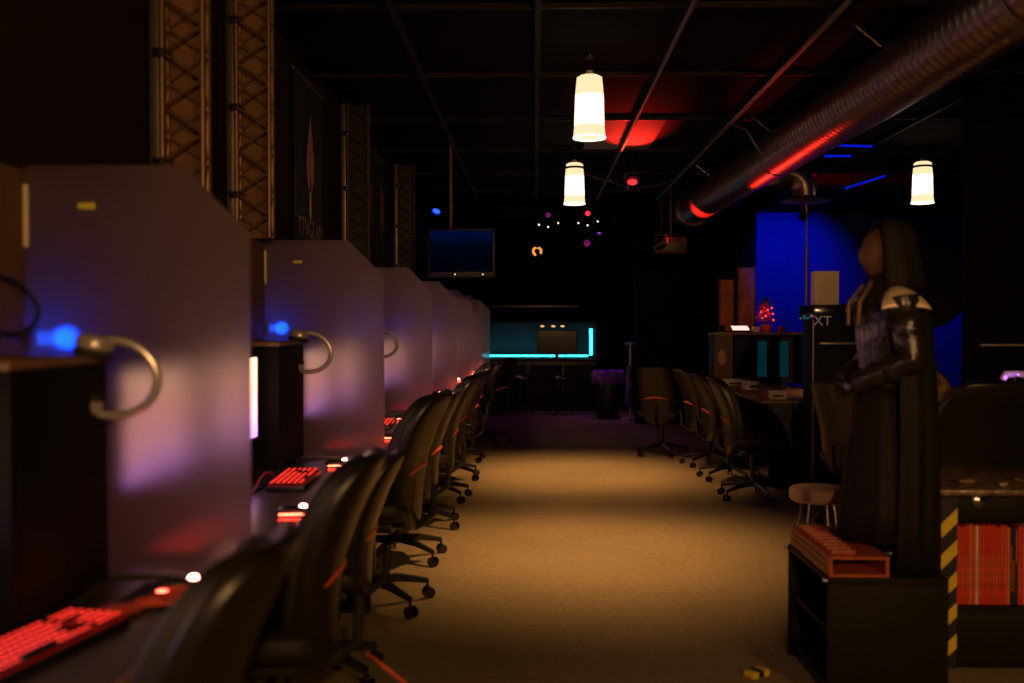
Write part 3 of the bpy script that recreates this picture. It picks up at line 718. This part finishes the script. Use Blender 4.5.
# two dark stools before the counter
def stool(label, x, y, m, h=.62, r=.17, lm='nylon'):
    t = thing('stool', label, 'stool', (x, y, 0), 0, 'round stools')
    b = bm_new(); lathe(b, [(0, h - .07), (r*.9, h - .07), (r, h - .055), (r, h - .02), (r*.93, h), (0, h + .008)], seg=32); obj('seat_cushion', b, m, t)
    for k in range(4):
        a = PI/4 + k*PI/2; b = bm_new(); tube(b, [(.09*math.cos(a), .09*math.sin(a), h - .06), (.17*math.cos(a), .17*math.sin(a), .005)], .011, 8); obj('leg', b, lm, t)
    b = bm_new(); tube(b, [(.135*math.cos(a), .135*math.sin(a), .24) for a in [2*PI*i/24 for i in range(24)]], .008, 8, True); obj('foot_ring', b, lm, t)
stool('round tan cushioned stool behind the low cabinet with the statue', 1.47, 5.2, 'tan_cushion', .56, .15, 'chrome')
stool('dark stool at the left end of the far counter', -.15, 15.6, 'leather_black')
stool('dark stool at the middle of the far counter', .45, 15.6, 'leather_black')
t = thing('trash_bin', 'dark bin with crumpled purple lit liner by the far counter', 'bin', (1.10, 15.1, 0))
b = bm_new(); lathe(b, [(0, 0), (.17, 0), (.21, .58), (.19, .58), (.16, .02), (0, .02)], seg=28); obj('bin_body', b, 'black_plastic', t)
b = bm_new()
rings = []
for j, (r, z) in enumerate([(.19, .50), (.222, .56), (.25, .63), (.23, .70), (.15, .72), (.06, .64), (0.01, .60)]):
    rings.append([b.verts.new(((r + .03*math.sin(k*2.6 + j)) * math.cos(2*PI*k/30), (r + .02*math.sin(k*1.9 + j*2)) * math.sin(2*PI*k/30), z + .022*math.sin(k*3.1 + j*1.7))) for k in range(30)])
for A, B in zip(rings, rings[1:]):
    for k in range(30): b.faces.new((A[k], A[(k+1) % 30], B[(k+1) % 30], B[k]))
obj('bin_liner', b, 'purple_liner', t)['label'] = 'crumpled purple liner'
lamp_obj = lamp('assumed_purple_pool', 'SPOT', (1.2, 15.3, 2.9), 25, (.42, .06, 1), .05, spot=.5); aim(lamp_obj, (1.15, 15.0, .4))
tt = thing('assumed_purple_spotlight', 'small assumed purple downlight above the bin at the back', 'spotlight', (1.2, 15.3, 2.93)); b = bm_new(); lathe(b, [(0, .12), (.05, .12), (.05, .0), (.04, .0), (.04, .08)], seg=16, cap=False); obj('lamp_housing', b, 'black_plastic', tt)  # assumed lamp for the purple light on the bin
t = thing('garment_stand', 'slim pale stand with hanging purple lit items beside the bin', 'stand', (1.42, 14.9, 0))
b = bm_new(); cyl(b, (0, 0, .02), (0, 0, 1.15), .018); lathe(b, [(0, 0), (.15, 0), (.14, .02), (0, .03)], seg=24); obj('upright', b, 'pale_pole', t)
b = bm_new(); superq(b, .045, .03, .30, .5, .7, lambda v: Vector((v.x*(1 + .3*math.sin(v.z*20)), v.y, v.z)), 16, 12, Matrix.Translation((-.03, -.06, .50))); obj('hanging_bag', b, 'purple_liner', t)
b = bm_new(); cyl(b, (-.09, 0, 1.12), (.09, 0, 1.12), .012); obj('hook_bar', b, 'pale_pole', t)
# maroon posters on the partition
for i, (x0, x1, z0, z1, m) in enumerate(((2.60, 2.80, 1.30, 2.05, 'maroon_panel'), (2.86, 3.10, 1.30, 2.22, 'maroon_panel'))):
    t = thing('wall_poster', ['narrow dark red poster on the black partition', 'wider red brown poster right beside the blue lit wall'][i], 'poster', ((x0 + x1)/2, 14.18, (z0 + z1)/2), 0, 'posters on the partition')
    b = bm_new(); box(b, (0, 0, 0), (x1 - x0, .012, z1 - z0), .002); obj('poster_board', b, 'black_paint', t)
    b = bm_new(); box(b, (0, -.008, 0), (x1 - x0 - .03, .004, z1 - z0 - .03)); obj('poster_print', b, m, t)
    b = bm_new()
    for s in (-1, 1): box(b, (s*(x1 - x0)/2, -.006, 0), (.014, .02, z1 - z0 + .01), .002)
    obj('poster_frame', b, 'steel_brown', t)

# ------------------------------------------------------------------ right desk and hutch
t = thing('side_desk', 'dark desk on the right side behind the row of chairs', 'desk', (2.35, 9.95, 0))
b = bm_new(); box(b, (0, 0, .735), (.80, 2.6, .03), .004); obj('worktop', b, 'desk_edge', t)
for yy in (-1.25, 0, 1.25):
    b = bm_new(); box(b, (.02, yy, .36), (.70, .03, .718)); obj('support_panel', b, 'black_plastic', t)
b = bm_new(); box(b, (.385, 0, .36), (.02, 2.46, .718)); obj('rear_panel', b, 'black_plastic', t)
t = thing('hutch_shelf', 'black open shelf unit on the far end of the right desk', 'shelf', (2.42, 11.05, .752))
b = bm_new(); box(b, (0, 0, .555), (.98, .34, .03), .004); obj('top_board', b, 'desk_edge', t)
b = bm_new(); box(b, (0, .16, .27), (.94, .015, .54)); obj('rear_board', b, 'black_plastic', t)
for x in (-.47, -.24, -.02, .22, .47):
    b = bm_new(); box(b, (x, 0, .27), (.025, .32, .54)); obj('upright_panel', b, 'cabinet_laminate', t)
for x in (.10, .34):
    b = bm_new(); box(b, (x, .148, .27), (.12, .006, .40)); obj('teal_glow_sheet', b, 'teal_recess_glow', t)  # added glowing sheet paints the teal light of the recess
ztop = .752 + .572
t = thing('tablet', 'bright tilted tablet glowing on top of the black shelf unit', 'tablet', (2.24, 10.98, ztop))
b = bm_new(); box(b, (0, 0, .035), (.20, .15, .012), .004, (.35, 0, 0)); obj('tablet_body', b, 'black_plastic', t)
b = bm_new(); box(b, (0, -.003, .043), (.18, .13, .003), 0, (.35, 0, 0)); obj('screen', b, 'lit_tablet', t)
b = bm_new(); box(b, (0, .05, .028), (.10, .012, .055), .003); obj('prop_stand', b, 'black_plastic', t)
t = thing('decorated_tree', 'small bushy table tree with red lights on the black shelf unit', 'plant', (2.52, 10.98, ztop))
b = bm_new(); lathe(b, [(0, 0), (.05, 0), (.065, .08), (.055, .08), (0, .07)], seg=20); obj('pot', b, 'red_fabric', t)
b = bm_new(); cyl(b, (0, 0, .06), (0, 0, .30), .010, .005); rr = random.Random(3)
for i in range(14):
    a = i*2.4; z = .10 + .015*i; cyl(b, (0, 0, z), (.11*(1 - i/22)*math.cos(a), .11*(1 - i/22)*math.sin(a), z + .05), .004, .002, 6)
obj('trunk', b, 'leaf_dark', t)
b = bm_new()
for i in range(260):
    a = rr.random()*2*PI; z = rr.random(); r = (.13*(1 - z*.55))*math.sqrt(rr.random()); p = Vector((r*math.cos(a), r*math.sin(a), .10 + z*.27))
    q = Matrix.Translation(p) @ Euler((rr.random()*6, rr.random()*6, rr.random()*6)).to_matrix().to_4x4()
    v = [b.verts.new(q @ Vector(c)) for c in ((-.018, 0, 0), (0, -.006, .002), (.018, 0, 0), (0, .006, .002))]; b.faces.new(v)
obj('foliage', b, 'leaf_dark', t)
b = bm_new()
for i in range(150):
    a = rr.random()*2*PI; z = rr.random(); r = (.11*(1 - z*.5))*math.sqrt(rr.random()); p = Vector((r*math.cos(a) - .02, r*math.sin(a) - .03, .10 + z*.22))
    q = Matrix.Translation(p) @ Euler((rr.random()*6, rr.random()*6, rr.random()*6)).to_matrix().to_4x4()
    v = [b.verts.new(q @ Vector(c)) for c in ((-.022, 0, 0), (0, -.005, .002), (.022, 0, 0), (0, .005, .002))]; b.faces.new(v)
obj('red_tinsel', b, 'tinsel_red', t)
for i in range(7):
    a = i*2.2; b = bm_new(); sph(b, (.07*math.cos(a) - .01, -.09 + .03*math.sin(a), .13 + .022*i), .010, seg=8); obj('fairy_light', b, 'red_string_light', t)
lamp('fairy_glow', 'POINT', (-.02, -.12, .2), .5, (1, .06, .03), .02, parent=t)
for i, (x, m, s) in enumerate(((2.40, 'cream_card', .05), (2.68, 'orange_plastic', .05))):
    t = thing('trinket_box', ['small cream trinket beside the glowing tablet', 'small orange trinket right of the table tree'][i], 'box', (x, 10.93, ztop), .3)
    b = bm_new(); box(b, (0, 0, s/2), (s*1.3, s, s), .006); obj('box_body', b, m, t); b = bm_new(); box(b, (0, 0, s + .004), (s*1.4, s*1.1, .008), .002); obj('lid', b, m, t)
# items on the desk
def power_box(label, x, y, wd, dp, h, rz=0):
    t = thing('paper_tray', label, 'box', (x, y, .751), rz, 'pale boxes on the right desk')
    b = bm_new(); box(b, (0, 0, h*.4), (wd, dp, h*.8), .008); obj('box_body', b, 'cream_card', t)
    b = bm_new(); box(b, (0, 0, h*.9), (wd*1.03, dp*1.03, h*.2), .004); obj('lid', b, 'white_plastic', t)
    b = bm_new(); box(b, (0, -dp*.515, h*.42), (wd*.6, .003, h*.25)); obj('dark_slot', b, 'black_plastic', t)
power_box('long flat pale box farthest back on the right desk', 2.14, 10.70, .28, .12, .075)
power_box('small pale box in the middle of the right desk', 2.17, 10.1, .15, .13, .085, .25)
power_box('pale box nearest on the right desk, before the black stand', 2.12, 8.80, .15, .12, .075, -.1)
t = thing('hazard_strip', 'yellow and black striped strip lying on the right desk edge', 'tape', (2.06, 9.15, .752), .35)
for k in range(4):
    b = bm_new(); box(b, (-.09 + k*.06, 0, .002), (.06, .10, .004)); obj('stripe', b, 'hazard_yellow' if k % 2 == 0 else 'hazard_black', t)
# book/figure with pinkish face at the near side of the hutch
t = thing('framed_picture', 'small framed picture with a pale pink oval beside the hutch', 'picture', (2.04, 10.862, .752), 0)
b = bm_new(); box(b, (0, 0, .27), (.20, .02, .54), .004); obj('frame', b, 'brown_panel', t)
b = bm_new(); superq(b, .042, .006, .085, 1, 1, None, 20, 12, Matrix.Translation((-.02, -.012, .30))); obj('pink_oval_print', b, 'banner_print', t)
# black stand with lettering
t = thing('equipment_stand', 'tall black equipment stand with pale letters, left of the statue', 'stand', (2.46, 8.35, 0))
b = bm_new(); box(b, (.02, .0, .72), (.40, .40, 1.44), .006); obj('stand_body', b, 'tower_black', t)
b = bm_new(); box(b, (.02, -.0, 1.505), (.46, .44, .12), .01); obj('head_unit', b, 'gloss_black', t)
for x in (-.21, .25):
    b = bm_new(); cyl(b, (x, -.215, .02), (x, -.215, 1.44), .009); obj('corner_rail', b, 'steel_dark', t)
text('lettering', 'XT', .11, 'label_white', (-.14, -.222, 1.43), (PI/2, 0, 0), t)
b = bm_new(); box(b, (.02, -.21, 1.25), (.36, .03, .02), .003); obj('shelf_lip', b, 'steel_dark', t)
t = thing('cream_box', 'blank cream coloured box standing on the black equipment stand', 'box', (2.40, 8.35, 1.566))
b = bm_new(); box(b, (0, 0, .135), (.20, .12, .27), .004); obj('box_body', b, 'cream_card', t)
b = bm_new(); box(b, (0, 0, .272), (.204, .124, .012), .002); obj('box_lid', b, 'cream_card', t)

# right: round dark backdrop and ledge
t = thing('round_backdrop', 'large round black backdrop standing in front of the blue lit wall', 'backdrop', (4.12, 10.6, 1.80), .1)
b = bm_new(); lathe(b, [(0, -.02), (.41, -.02), (.425, -.01), (.425, .01), (.41, .02), (0, .03)], rot=(PI/2, 0, 0), seg=48); obj('fabric_disc', b, 'cloth_black', t)
b = bm_new(); tube(b, [(.43*math.cos(a), 0, .43*math.sin(a)) for a in [2*PI*i/48 for i in range(48)]], .012, 8, True); obj('hoop', b, 'black_plastic', t)
b = bm_new(); cyl(b, (0, .03, -1.80), (0, .03, 0), .014); cyl(b, (-.2, .03, -1.785), (.2, .03, -1.785), .014); cyl(b, (0, -.17, -1.785), (0, .23, -1.785), .014); obj('stand', b, 'steel_dark', t)
t = tag(bx('wall_ledge', 'steel_dark', (4.2, 6.95, 1.262), (2.3, .10, .02), bev=.004), 'thin grey ledge along the black wall at right', 'shelf')
# things above the big chair
t = thing('game_controller', 'small purple lit game controller on a stand at the right edge', 'controller', (2.62, 5.5, 1.10))
b = bm_new(); tube(b, [(-.075, 0, .0), (-.06, 0, .03), (0, 0, .035), (.06, 0, .03), (.075, 0, 0)], [.018, .022, .018, .022, .018], 12); obj('grip_body', b, 'white_plastic', t)
b = bm_new(); sph(b, (-.07, -.022, .015), .010, seg=10); sph(b, (-.0, -.02, .03), .006, seg=8); obj('purple_light', b, 'purple_led', t)
b = bm_new(); cyl(b, (0, .02, -.35), (0, .02, .02), .010); lathe(b, [(0, -.35), (.08, -.35), (.07, -.335), (0, -.33)], (0, .02, 0), 20); obj('stand', b, 'black_plastic', t)
lamp('controller_glow', 'POINT', (-.05, -.08, .03), .12, (.5, .15, 1), .01, parent=t)
cable('thin pale cable hanging from the controller at the right edge', [(2.66, 5.5, 1.11), (2.72, 5.45, 1.05), (2.62, 5.45, .98), (2.66, 5.5, .76)], .004, 'pale_pole', 'controller_cable', 'cable')
t = thing('side_table', 'small dark table under the purple lit controller', 'table', (2.72, 5.75, 0))
b = bm_new(); box(b, (0, 0, .735), (.62, .8, .03), .004); obj('tabletop', b, 'desk_laminate', t)
for sx in (-1, 1):
    for sy in (-1, 1):
        b = bm_new(); box(b, (sx*.27, sy*.36, .36), (.04, .04, .72), .004); obj('leg', b, 'black_plastic', t)
t = thing('shiny_bag', 'shiny crumpled brown bag behind the statue cape', 'bag', (2.45, 6.3, .0))
b = bm_new(); superq(b, .15, .12, .56, .55, .7, lambda v: Vector((v.x*(1 + .12*math.sin(v.z*19)), v.y*(1 + .15*math.sin(v.z*27 + 1)), v.z + .56)), 28, 30); obj('bag_body', b, 'worn_counter', t)
b = bm_new(); tube(b, [(.06*math.cos(a), 0, 1.12 + .07*math.sin(a)) for a in [PI*i/12 for i in range(13)]], .008, 8); obj('handle', b, 'leather_black', t)

# ------------------------------------------------------------------ low cabinet, statue, counter with books
CX0, CX1, CY0, CY1, CZ = 1.075, 1.515, 3.68, 4.26, .47
t = thing('low_cabinet', 'low black cabinet with open cubbies toward the aisle, under the statue', 'cabinet', ((CX0 + CX1)/2, (CY0 + CY1)/2, 0))
w2, d2 = (CX1 - CX0)/2, (CY1 - CY0)/2
def pb(name, lo, hi, m='cabinet_laminate', bev=.003): return bx(name, m, [(a + c)/2 for a, c in zip(lo, hi)], [c - a for a, c in zip(lo, hi)], t, bev)
pb('top_board', (-w2, -d2, CZ - .022), (w2, d2, CZ)); pb('base_board', (-w2 + .01, -d2 + .01, .05), (w2, d2 - .01, .07))
pb('near_side', (-w2, -d2, .0), (w2, -d2 + .02, CZ - .022)); pb('far_side', (-w2, d2 - .02, .0), (w2, d2, CZ - .022))
pb('rear_board', (w2 - .015, -d2 + .02, .07), (w2, d2 - .02, CZ - .022)); pb('shelf', (-w2 + .015, -d2 + .02, .25), (w2 - .015, d2 - .02, .268))
for sy in (-1, 1):
    b = bm_new(); sph(b, (-w2 - .006, sy*(d2 - .01), CZ - .01), .012, seg=10); obj('corner_cap', b, 'chrome', t)
t = thing('display_plinth', 'orange red ribbed plastic tray with a hollow end on the low cabinet', 'tray', (1.195, 3.98, CZ))
b = bm_new(); z = .075; W_ = .11; Lh = .28
box(b, (0, .0, .005), (2*W_, 2*Lh, .01)); box(b, (0, 0, z - .005), (2*W_, 2*Lh, .01)); box(b, (-W_ + .006, 0, z/2), (.012, 2*Lh, z - .02)); box(b, (W_ - .006, 0, z/2), (.012, 2*Lh, z - .02)); box(b, (0, Lh - .005, z/2), (2*W_ - .024, .01, z - .02))
obj('tray_shell', b, 'orange_plastic', t)
for k in range(9):
    b = bm_new(); box(b, (-.045, -Lh + .05 + k*.058, z + .008), (.09, .022, .016), .003); obj('rib', b, 'orange_plastic', t)
b = bm_new(); tube(b, [(-W_ - .002, -Lh + .03, .03), (-W_ - .002, Lh - .03, .03)], .004, 6); tube(b, [(-W_ - .002, -Lh + .03, .055), (-W_ - .002, Lh - .03, .055)], .004, 6); obj('side_rail', b, 'desk_edge', t)

def statue():
    ZB = CZ
    t = thing('robed_statue', 'black robed and hooded mannequin statue with metal shoulder plate standing on the low cabinet', 'statue', (1.385, 3.98, ZB), -PI/2)
    # local frame: faces -Y, up Z, height 1.34
    vs = {'pel': (0, 0, .68), 'sp': (0, .0, .82), 'ch': (0, 0, .98), 'nk': (0, .0, 1.10), 'hd0': (0, -.01, 1.17), 'hd1': (0, -.012, 1.25)}
    for s, n in ((-1, 'l'), (1, 'r')):
        vs.update({n+'hp': (s*.075, 0, .65), n+'kn': (s*.085, -.01, .37), n+'an': (s*.09, .05, .075), n+'to': (s*.10, -.02, .035),
                   n+'sh': (s*.155, .0, 1.035), n+'el': (s*.205, .03, .80), n+'wr': (s*.06, -.15, .70)})
    rad = {'pel': .10, 'sp': .09, 'ch': .115, 'nk': .042, 'hd0': .062, 'hd1': .070, 'hp': .075, 'kn': .052, 'an': .034, 'to': .028, 'sh': .058, 'el': .042, 'wr': .027}
    es = [('pel', 'sp'), ('sp', 'ch'), ('ch', 'nk'), ('nk', 'hd0'), ('hd0', 'hd1')]
    for n in 'lr': es += [('pel', n+'hp'), (n+'hp', n+'kn'), (n+'kn', n+'an'), (n+'an', n+'to'), ('ch', n+'sh'), (n+'sh', n+'el'), (n+'el', n+'wr')]
    keys = list(vs); me = bpy.data.meshes.new('mannequin_body'); me.from_pydata([vs[k] for k in keys], [(keys.index(a), keys.index(c)) for a, c in es], [])
    o = bpy.data.objects.new('mannequin_body', me); COL.objects.link(o); o.parent = t
    o.modifiers.new('skin', 'SKIN'); sd = o.modifiers.new('sub', 'SUBSURF'); sd.levels = 2; sd.render_levels = 2
    for i, k in enumerate(keys):
        r = rad.get(k) or rad[k[1:]]; me.skin_vertices[0].data[i].radius = (r, r * (.8 if k in ('pel', 'sp', 'ch') else 1)); me.skin_vertices[0].data[i].use_root = (k == 'pel')
    me.materials.append(M['leather_black'])
    # smooth featureless head with nose ridge
    b = bm_new(); superq(b, .068, .085, .105, 1, 1, lambda v: Vector((v.x*(1 - .22*max(0, -v.z/.105)), v.y - (.012*math.exp(-((v.x/.012)**2)) * math.exp(-(((v.z + .01)/.03)**2)) if v.y < 0 else 0), v.z)), 32, 24, Matrix.Translation((0, -.015, 1.21))); obj('mannequin_head', b, 'brown_panel', t)
    # hands: palm, four fingers and a thumb each, folded at the waist
    for s in (-1, 1):
        W = Vector((s*.06, -.15, .70)); b = bm_new(); d = Vector((-s*.75, -.45, -.35)).normalized(); side = Vector((0, 0, 1)).cross(d).normalized(); up = d.cross(side)
        Q = Matrix((d, side, up)).transposed().to_4x4(); Q.translation = W + d*.035
        superq(b, .042, .016, .032, .6, .6, None, 16, 10, Q)
        for f in range(4):
            off = up * (.024 - .016*f); L = (.030, .034, .032, .026)[f]; p0 = W + d*.066 + off; p1 = p0 + d*L - side*.006*s; p2 = p1 + (d*.5 - Vector((0, -.5, .3))*.5).normalized()*L*.7; p3 = p2 + (Vector((0, .6, -.6))).normalized()*L*.5
            tube(b, [p0 - d*.01, p0, p1, p2, p3], [.007, .008, .0075, .007, .005], 8)
        p0 = W + d*.02 + up*.028; tube(b, [p0, p0 + up*.018 + d*.012, p0 + up*.022 + d*.038], [.008, .008, .006], 8)
        obj('gloved_hand', b, 'leather_black', t)
    # boots
    for s in (-1, 1):
        b = bm_new(); superq(b, .040, .095, .042, .6, .7, lambda v: Vector((v.x, v.y, v.z*(1 - .3*(v.y < -.02)))), 20, 12, Matrix.Translation((s*.095, .035, .043))); cyl(b, (s*.09, .06, .04), (s*.088, .03, .24), .042, .052, 20); obj('boot', b, 'leather_black', t)
    # sleeves
    for s in (-1, 1):
        b = bm_new(); sh = Vector((s*.155, 0, 1.03)); el = Vector((s*.21, .03, .80)); wr = Vector((s*.075, -.14, .705)); pts = []; rr_ = []
        for i in range(9):
            u = i/8; pts.append(sh.lerp(el, u)); rr_.append(.066 - .012*u + .006*math.sin(i*2.5))
        for i in range(1, 9):
            u = i/8; pts.append(el.lerp(wr, u)); rr_.append(.054 - .012*u + .006*math.sin(i*2.7))
        tube(b, pts, rr_, 20); obj('sleeve', b, 'leather_black', t)
    # tunic and long robe with folds
    def robe(name, prof, m, folds, amp, a0=0, a1=2*PI, n=72, thick=None):
        b = bm_new(); R_ = []
        full = abs(a1 - a0 - 2*PI) < 1e-6
        cnt = n if full else n + 1
        for rx, ry, cy, z in prof:
            row = []
            for k in range(cnt):
                a = a0 + (a1 - a0)*k/n; f = 1 + amp(z) * (math.sin(folds*a + 1.3) + .5*math.sin(folds*1.7*a))
                row.append(b.verts.new((rx*f*math.cos(a), cy + ry*f*math.sin(a), z)))
            R_.append(row)
        for A, B in zip(R_, R_[1:]):
            for k in range(n if full else n): b.faces.new((A[k], A[(k+1) % cnt], B[(k+1) % cnt], B[k]))
        o = obj(name, b, m, t, smooth=80)
        s_ = o.modifiers.new('thick', 'SOLIDIFY'); s_.thickness = .006; return o
    robe('tunic', [(.115, .10, 0, .66), (.118, .098, 0, .74), (.13, .105, -.005, .86), (.150, .115, -.005, .98), (.14, .10, 0, 1.05), (.07, .065, 0, 1.10), (.055, .055, 0, 1.13)], 'leather_black', 14, lambda z: .010)
    b = bm_new(); tube(b, [(.124*math.cos(a), .107*math.sin(a), .70) for a in [2*PI*i/40 for i in range(40)]], .016, 8, True); obj('belt', b, 'leather_black', t)
    b = bm_new(); box(b, (0, -.125, .70), (.07, .014, .045), .004); obj('belt_buckle', b, 'silver_plate', t)
    robe('robe_skirt', [(.20, .19, .01, .10), (.19, .18, .01, .22), (.17, .155, .005, .42), (.135, .118, 0, .62), (.12, .108, 0, .70)], 'robe_black', 11, lambda z: .035 * max(.15, 1 - z/.75))
    robe('cape', [(.225, .175, .02, .004), (.22, .17, .025, .20), (.215, .165, .03, .45), (.205, .155, .03, .70), (.195, .135, .03, .92), (.185, .105, .02, 1.03), (.12, .085, .015, 1.08), (.075, .075, .01, 1.115)], 'robe_black', 9, lambda z: .05 * max(.05, 1 - z/1.1), a0=-.30, a1=PI + .30)
    # hood: soft cloth shell open at the face
    b = bm_new(); rows = []
    nA, nB = 22, 16
    for i in range(nA + 1):
        u = i/nA; row = []
        for j in range(nB + 1):
            v = j/nB
            th = (-.5 + u) * 2 * 1.95      # around, 0 = rear
            z = 1.07 + .275*math.sin(v*PI/2)
            rad_ = (.118 - .022*v) * math.cos(max(0, v - .35)/.65*PI/2*.93) ** .6
            row.append(b.verts.new((rad_*math.sin(th)*(1.0 + .03*math.sin(i*2.1)), .012 + rad_*1.15*math.cos(th) - .03*v, z + .006*math.sin(i*1.7))))
        rows.append(row)
    for i in range(nA):
        for j in range(nB): b.faces.new((rows[i][j], rows[i+1][j], rows[i+1][j+1], rows[i][j+1]))
    o = obj('hood', b, 'robe_black', t, smooth=80); o.modifiers.new('thick', 'SOLIDIFY').thickness = .010
    # shoulder plates, collar and front cords
    for s in (-1, 1):
        b = bm_new(); rows = []
        for i in range(15):
            row = []
            for j in range(11):
                a = -1.25 + 2.5*i/14; q = j/10*1.35
                row.append(b.verts.new((s*(.115 + .105*math.sin(q)), .098*math.sin(a)*(.55 + .45*math.sin(q)), .975 + .105*math.cos(q)*math.cos(a*.75) - .0)))
            rows.append(row)
        for i in range(14):
            for j in range(10): b.faces.new((rows[i][j], rows[i+1][j], rows[i+1][j+1], rows[i][j+1]))
        o = obj('shoulder_plate', b, 'silver_plate', t, smooth=80); o.modifiers.new('thick', 'SOLIDIFY').thickness = .005
        b = bm_new(); tube(b, [(s*.045, -.075, 1.09), (s*.07, -.125, 1.02), (s*.06, -.128, .93)], .009, 8); obj('front_cord', b, 'steel_brown', t)
    return t
statue()

# counter and shelf of books
t = thing('book_counter', 'worn topped black shelf unit holding the red books at right', 'shelf', (0, 0, 0))
X0, X1, Y0, Y1 = 1.65, 3.2, 4.10, 4.45
def pc(name, lo, hi, m='cabinet_laminate', bev=.003): return bx(name, m, [(a + c)/2 for a, c in zip(lo, hi)], [c - a for a, c in zip(lo, hi)], t, bev)
pc('counter_top', (X0 - .035, Y0 - .05, .712), (X1, Y1 + .30, .737), 'worn_counter', .008)
pc('upper_rail', (X0 + .065, Y0, .60), (X1, Y0 + .02, .712)); pc('side_post', (X0, Y0 - .005, 0), (X0 + .065, Y0 + .06, .712)); pc('far_side', (X0, Y0 + .06, 0), (X0 + .02, Y1, .712))
pc('right_side', (X1 - .02, Y0, 0), (X1, Y1, .712)); pc('rear_board', (X0 + .02, Y1 - .015, 0), (X1 - .02, Y1, .712)); pc('shelf_board', (X0 + .02, Y0, .232), (X1 - .02, Y1 - .015, .252)); pc('lower_front', (X0 + .065, Y0 + .002, .0), (X1 - .02, Y0 + .02, .232))
for x in (1.80, 2.12):
    b = bm_new(); lathe(b, [(0, 0), (.028, 0), (.03, .008), (.02, .016), (0, .018)], (x, Y0 - .001, .685), 16, (PI/2, 0, 0)); obj('bolt_head', b, 'chrome', t)
t = thing('hazard_tape', 'yellow and black striped tape running down the post beside the statue cabinet', 'tape', (X0 + .0325, Y0 - .009, 0))
b = bm_new(); box(b, (0, 0, .352), (.065, .003, .70)); obj('tape_band', b, 'hazard_black', t)
z = .02
while z < .60:
    b = bm_new(); prism(b, [(-.0325, z), (.0325, z + .065), (.0325, z + .125), (-.0325, z + .06)], -.0035, -.0017); obj('yellow_stripe', b, 'hazard_yellow', t); z += .128
ORD = 'first second third fourth fifth sixth seventh eighth ninth tenth eleventh twelfth thirteenth fourteenth fifteenth sixteenth seventeenth eighteenth nineteenth twentieth'.split()
ORD += ['twenty-' + q for q in ORD[:9]] + ['thirtieth'] + ['thirty-' + q for q in ORD[:9]] + ['fortieth']
cnts = {}
rb = random.Random(11); x = X0 + .072; idx = 0
protos = {}
while x < 2.21 and idx < 44:
    wdt = rb.choice((.009, .011, .012, .014)); hgt = .318 + rb.random()*.012
    px = 535 + x/4.12*1000
    if 1006 < px < 1014: m = 'black_book'
    elif px > 1013 and idx % 3 == 0: m = 'cream_book'
    else: m = rb.choice(('red_book',)*9 + ('orange_book', 'cream_book'))
    cnts[m] = cnts.get(m, 0) + 1
    lab = '%s %s spined book counted from the yellow striped post' % (ORD[cnts[m] - 1], m.split('_')[0])
    o = thing('book', lab, 'book', (x + wdt/2, 4.20, .2525), 0, {'red_book': 'red books on the shelf', 'orange_book': 'orange books on the shelf', 'cream_book': 'cream books on the shelf', 'black_book': 'black books on the shelf'}[m])
    key = (m, wdt)
    b = bm_new(); box(b, (0, -.07, hgt/2), (wdt - .001, .004, hgt), .001, seg=1); box(b, (-wdt/2 + .0012, .01, hgt/2), (.0014, .16, hgt)); box(b, (wdt/2 - .0012, .01, hgt/2), (.0014, .16, hgt)); obj('cover', b, m, o)
    b = bm_new(); box(b, (0, .01, hgt/2), (wdt - .004, .15, hgt - .008)); obj('page_block', b, 'cream_book', o)
    b = bm_new(); zz = rb.choice((.05, .08, .17)); box(b, (0, -.0728, zz + .07), (wdt*.28, .001, .11 + rb.random()*.08)); obj('spine_title', b, 'orange_book', o)
    x += wdt + .0008; idx += 1
# small clutter on the counter
for i, (x, y, m, s) in enumerate(((1.80, 4.22, 'worn_counter', .022), (1.93, 4.16, 'silver_plate', .014), (2.05, 4.25, 'worn_counter', .02), (2.13, 4.18, 'silver_plate', .012))):
    t = thing('scrap_token', ['brown crumpled scrap nearest the tape post on the counter', 'shiny metal token left of the other on the counter', 'brown crumpled scrap farther right on the counter', 'shiny metal token near the right edge of the counter'][i], 'scrap', (x, y, .737), i)
    b = bm_new(); superq(b, s*1.8, s, s*.5, .7, .6, lambda v: Vector((v.x, v.y*(1 + .3*math.sin(v.x*150)), v.z + s*.5)), 16, 8); obj('scrap_body', b, m, t)
# hazard piece on the floor
t = thing('floor_tape', 'short yellow and black striped tape piece on the carpet at the bottom', 'tape', (.885, 3.99, .001), .6)
for k in range(3):
    b = bm_new(); box(b, (-.03 + k*.03, 0, .012), (.03, .055, .024), .002); obj('stripe', b, 'hazard_yellow' if k % 2 == 0 else 'hazard_black', t)
# floor cable near the second chair
cable('orange red cable looping to the floor under the second chair', [(-.50, 2.95, .42), (-.44, 2.90, .40), (-.36, 2.95, .30), (-.35, 3.0, .15), (-.40, 3.05, .006)], .006, 'chair_accent', 'floor_cable', 'cable')
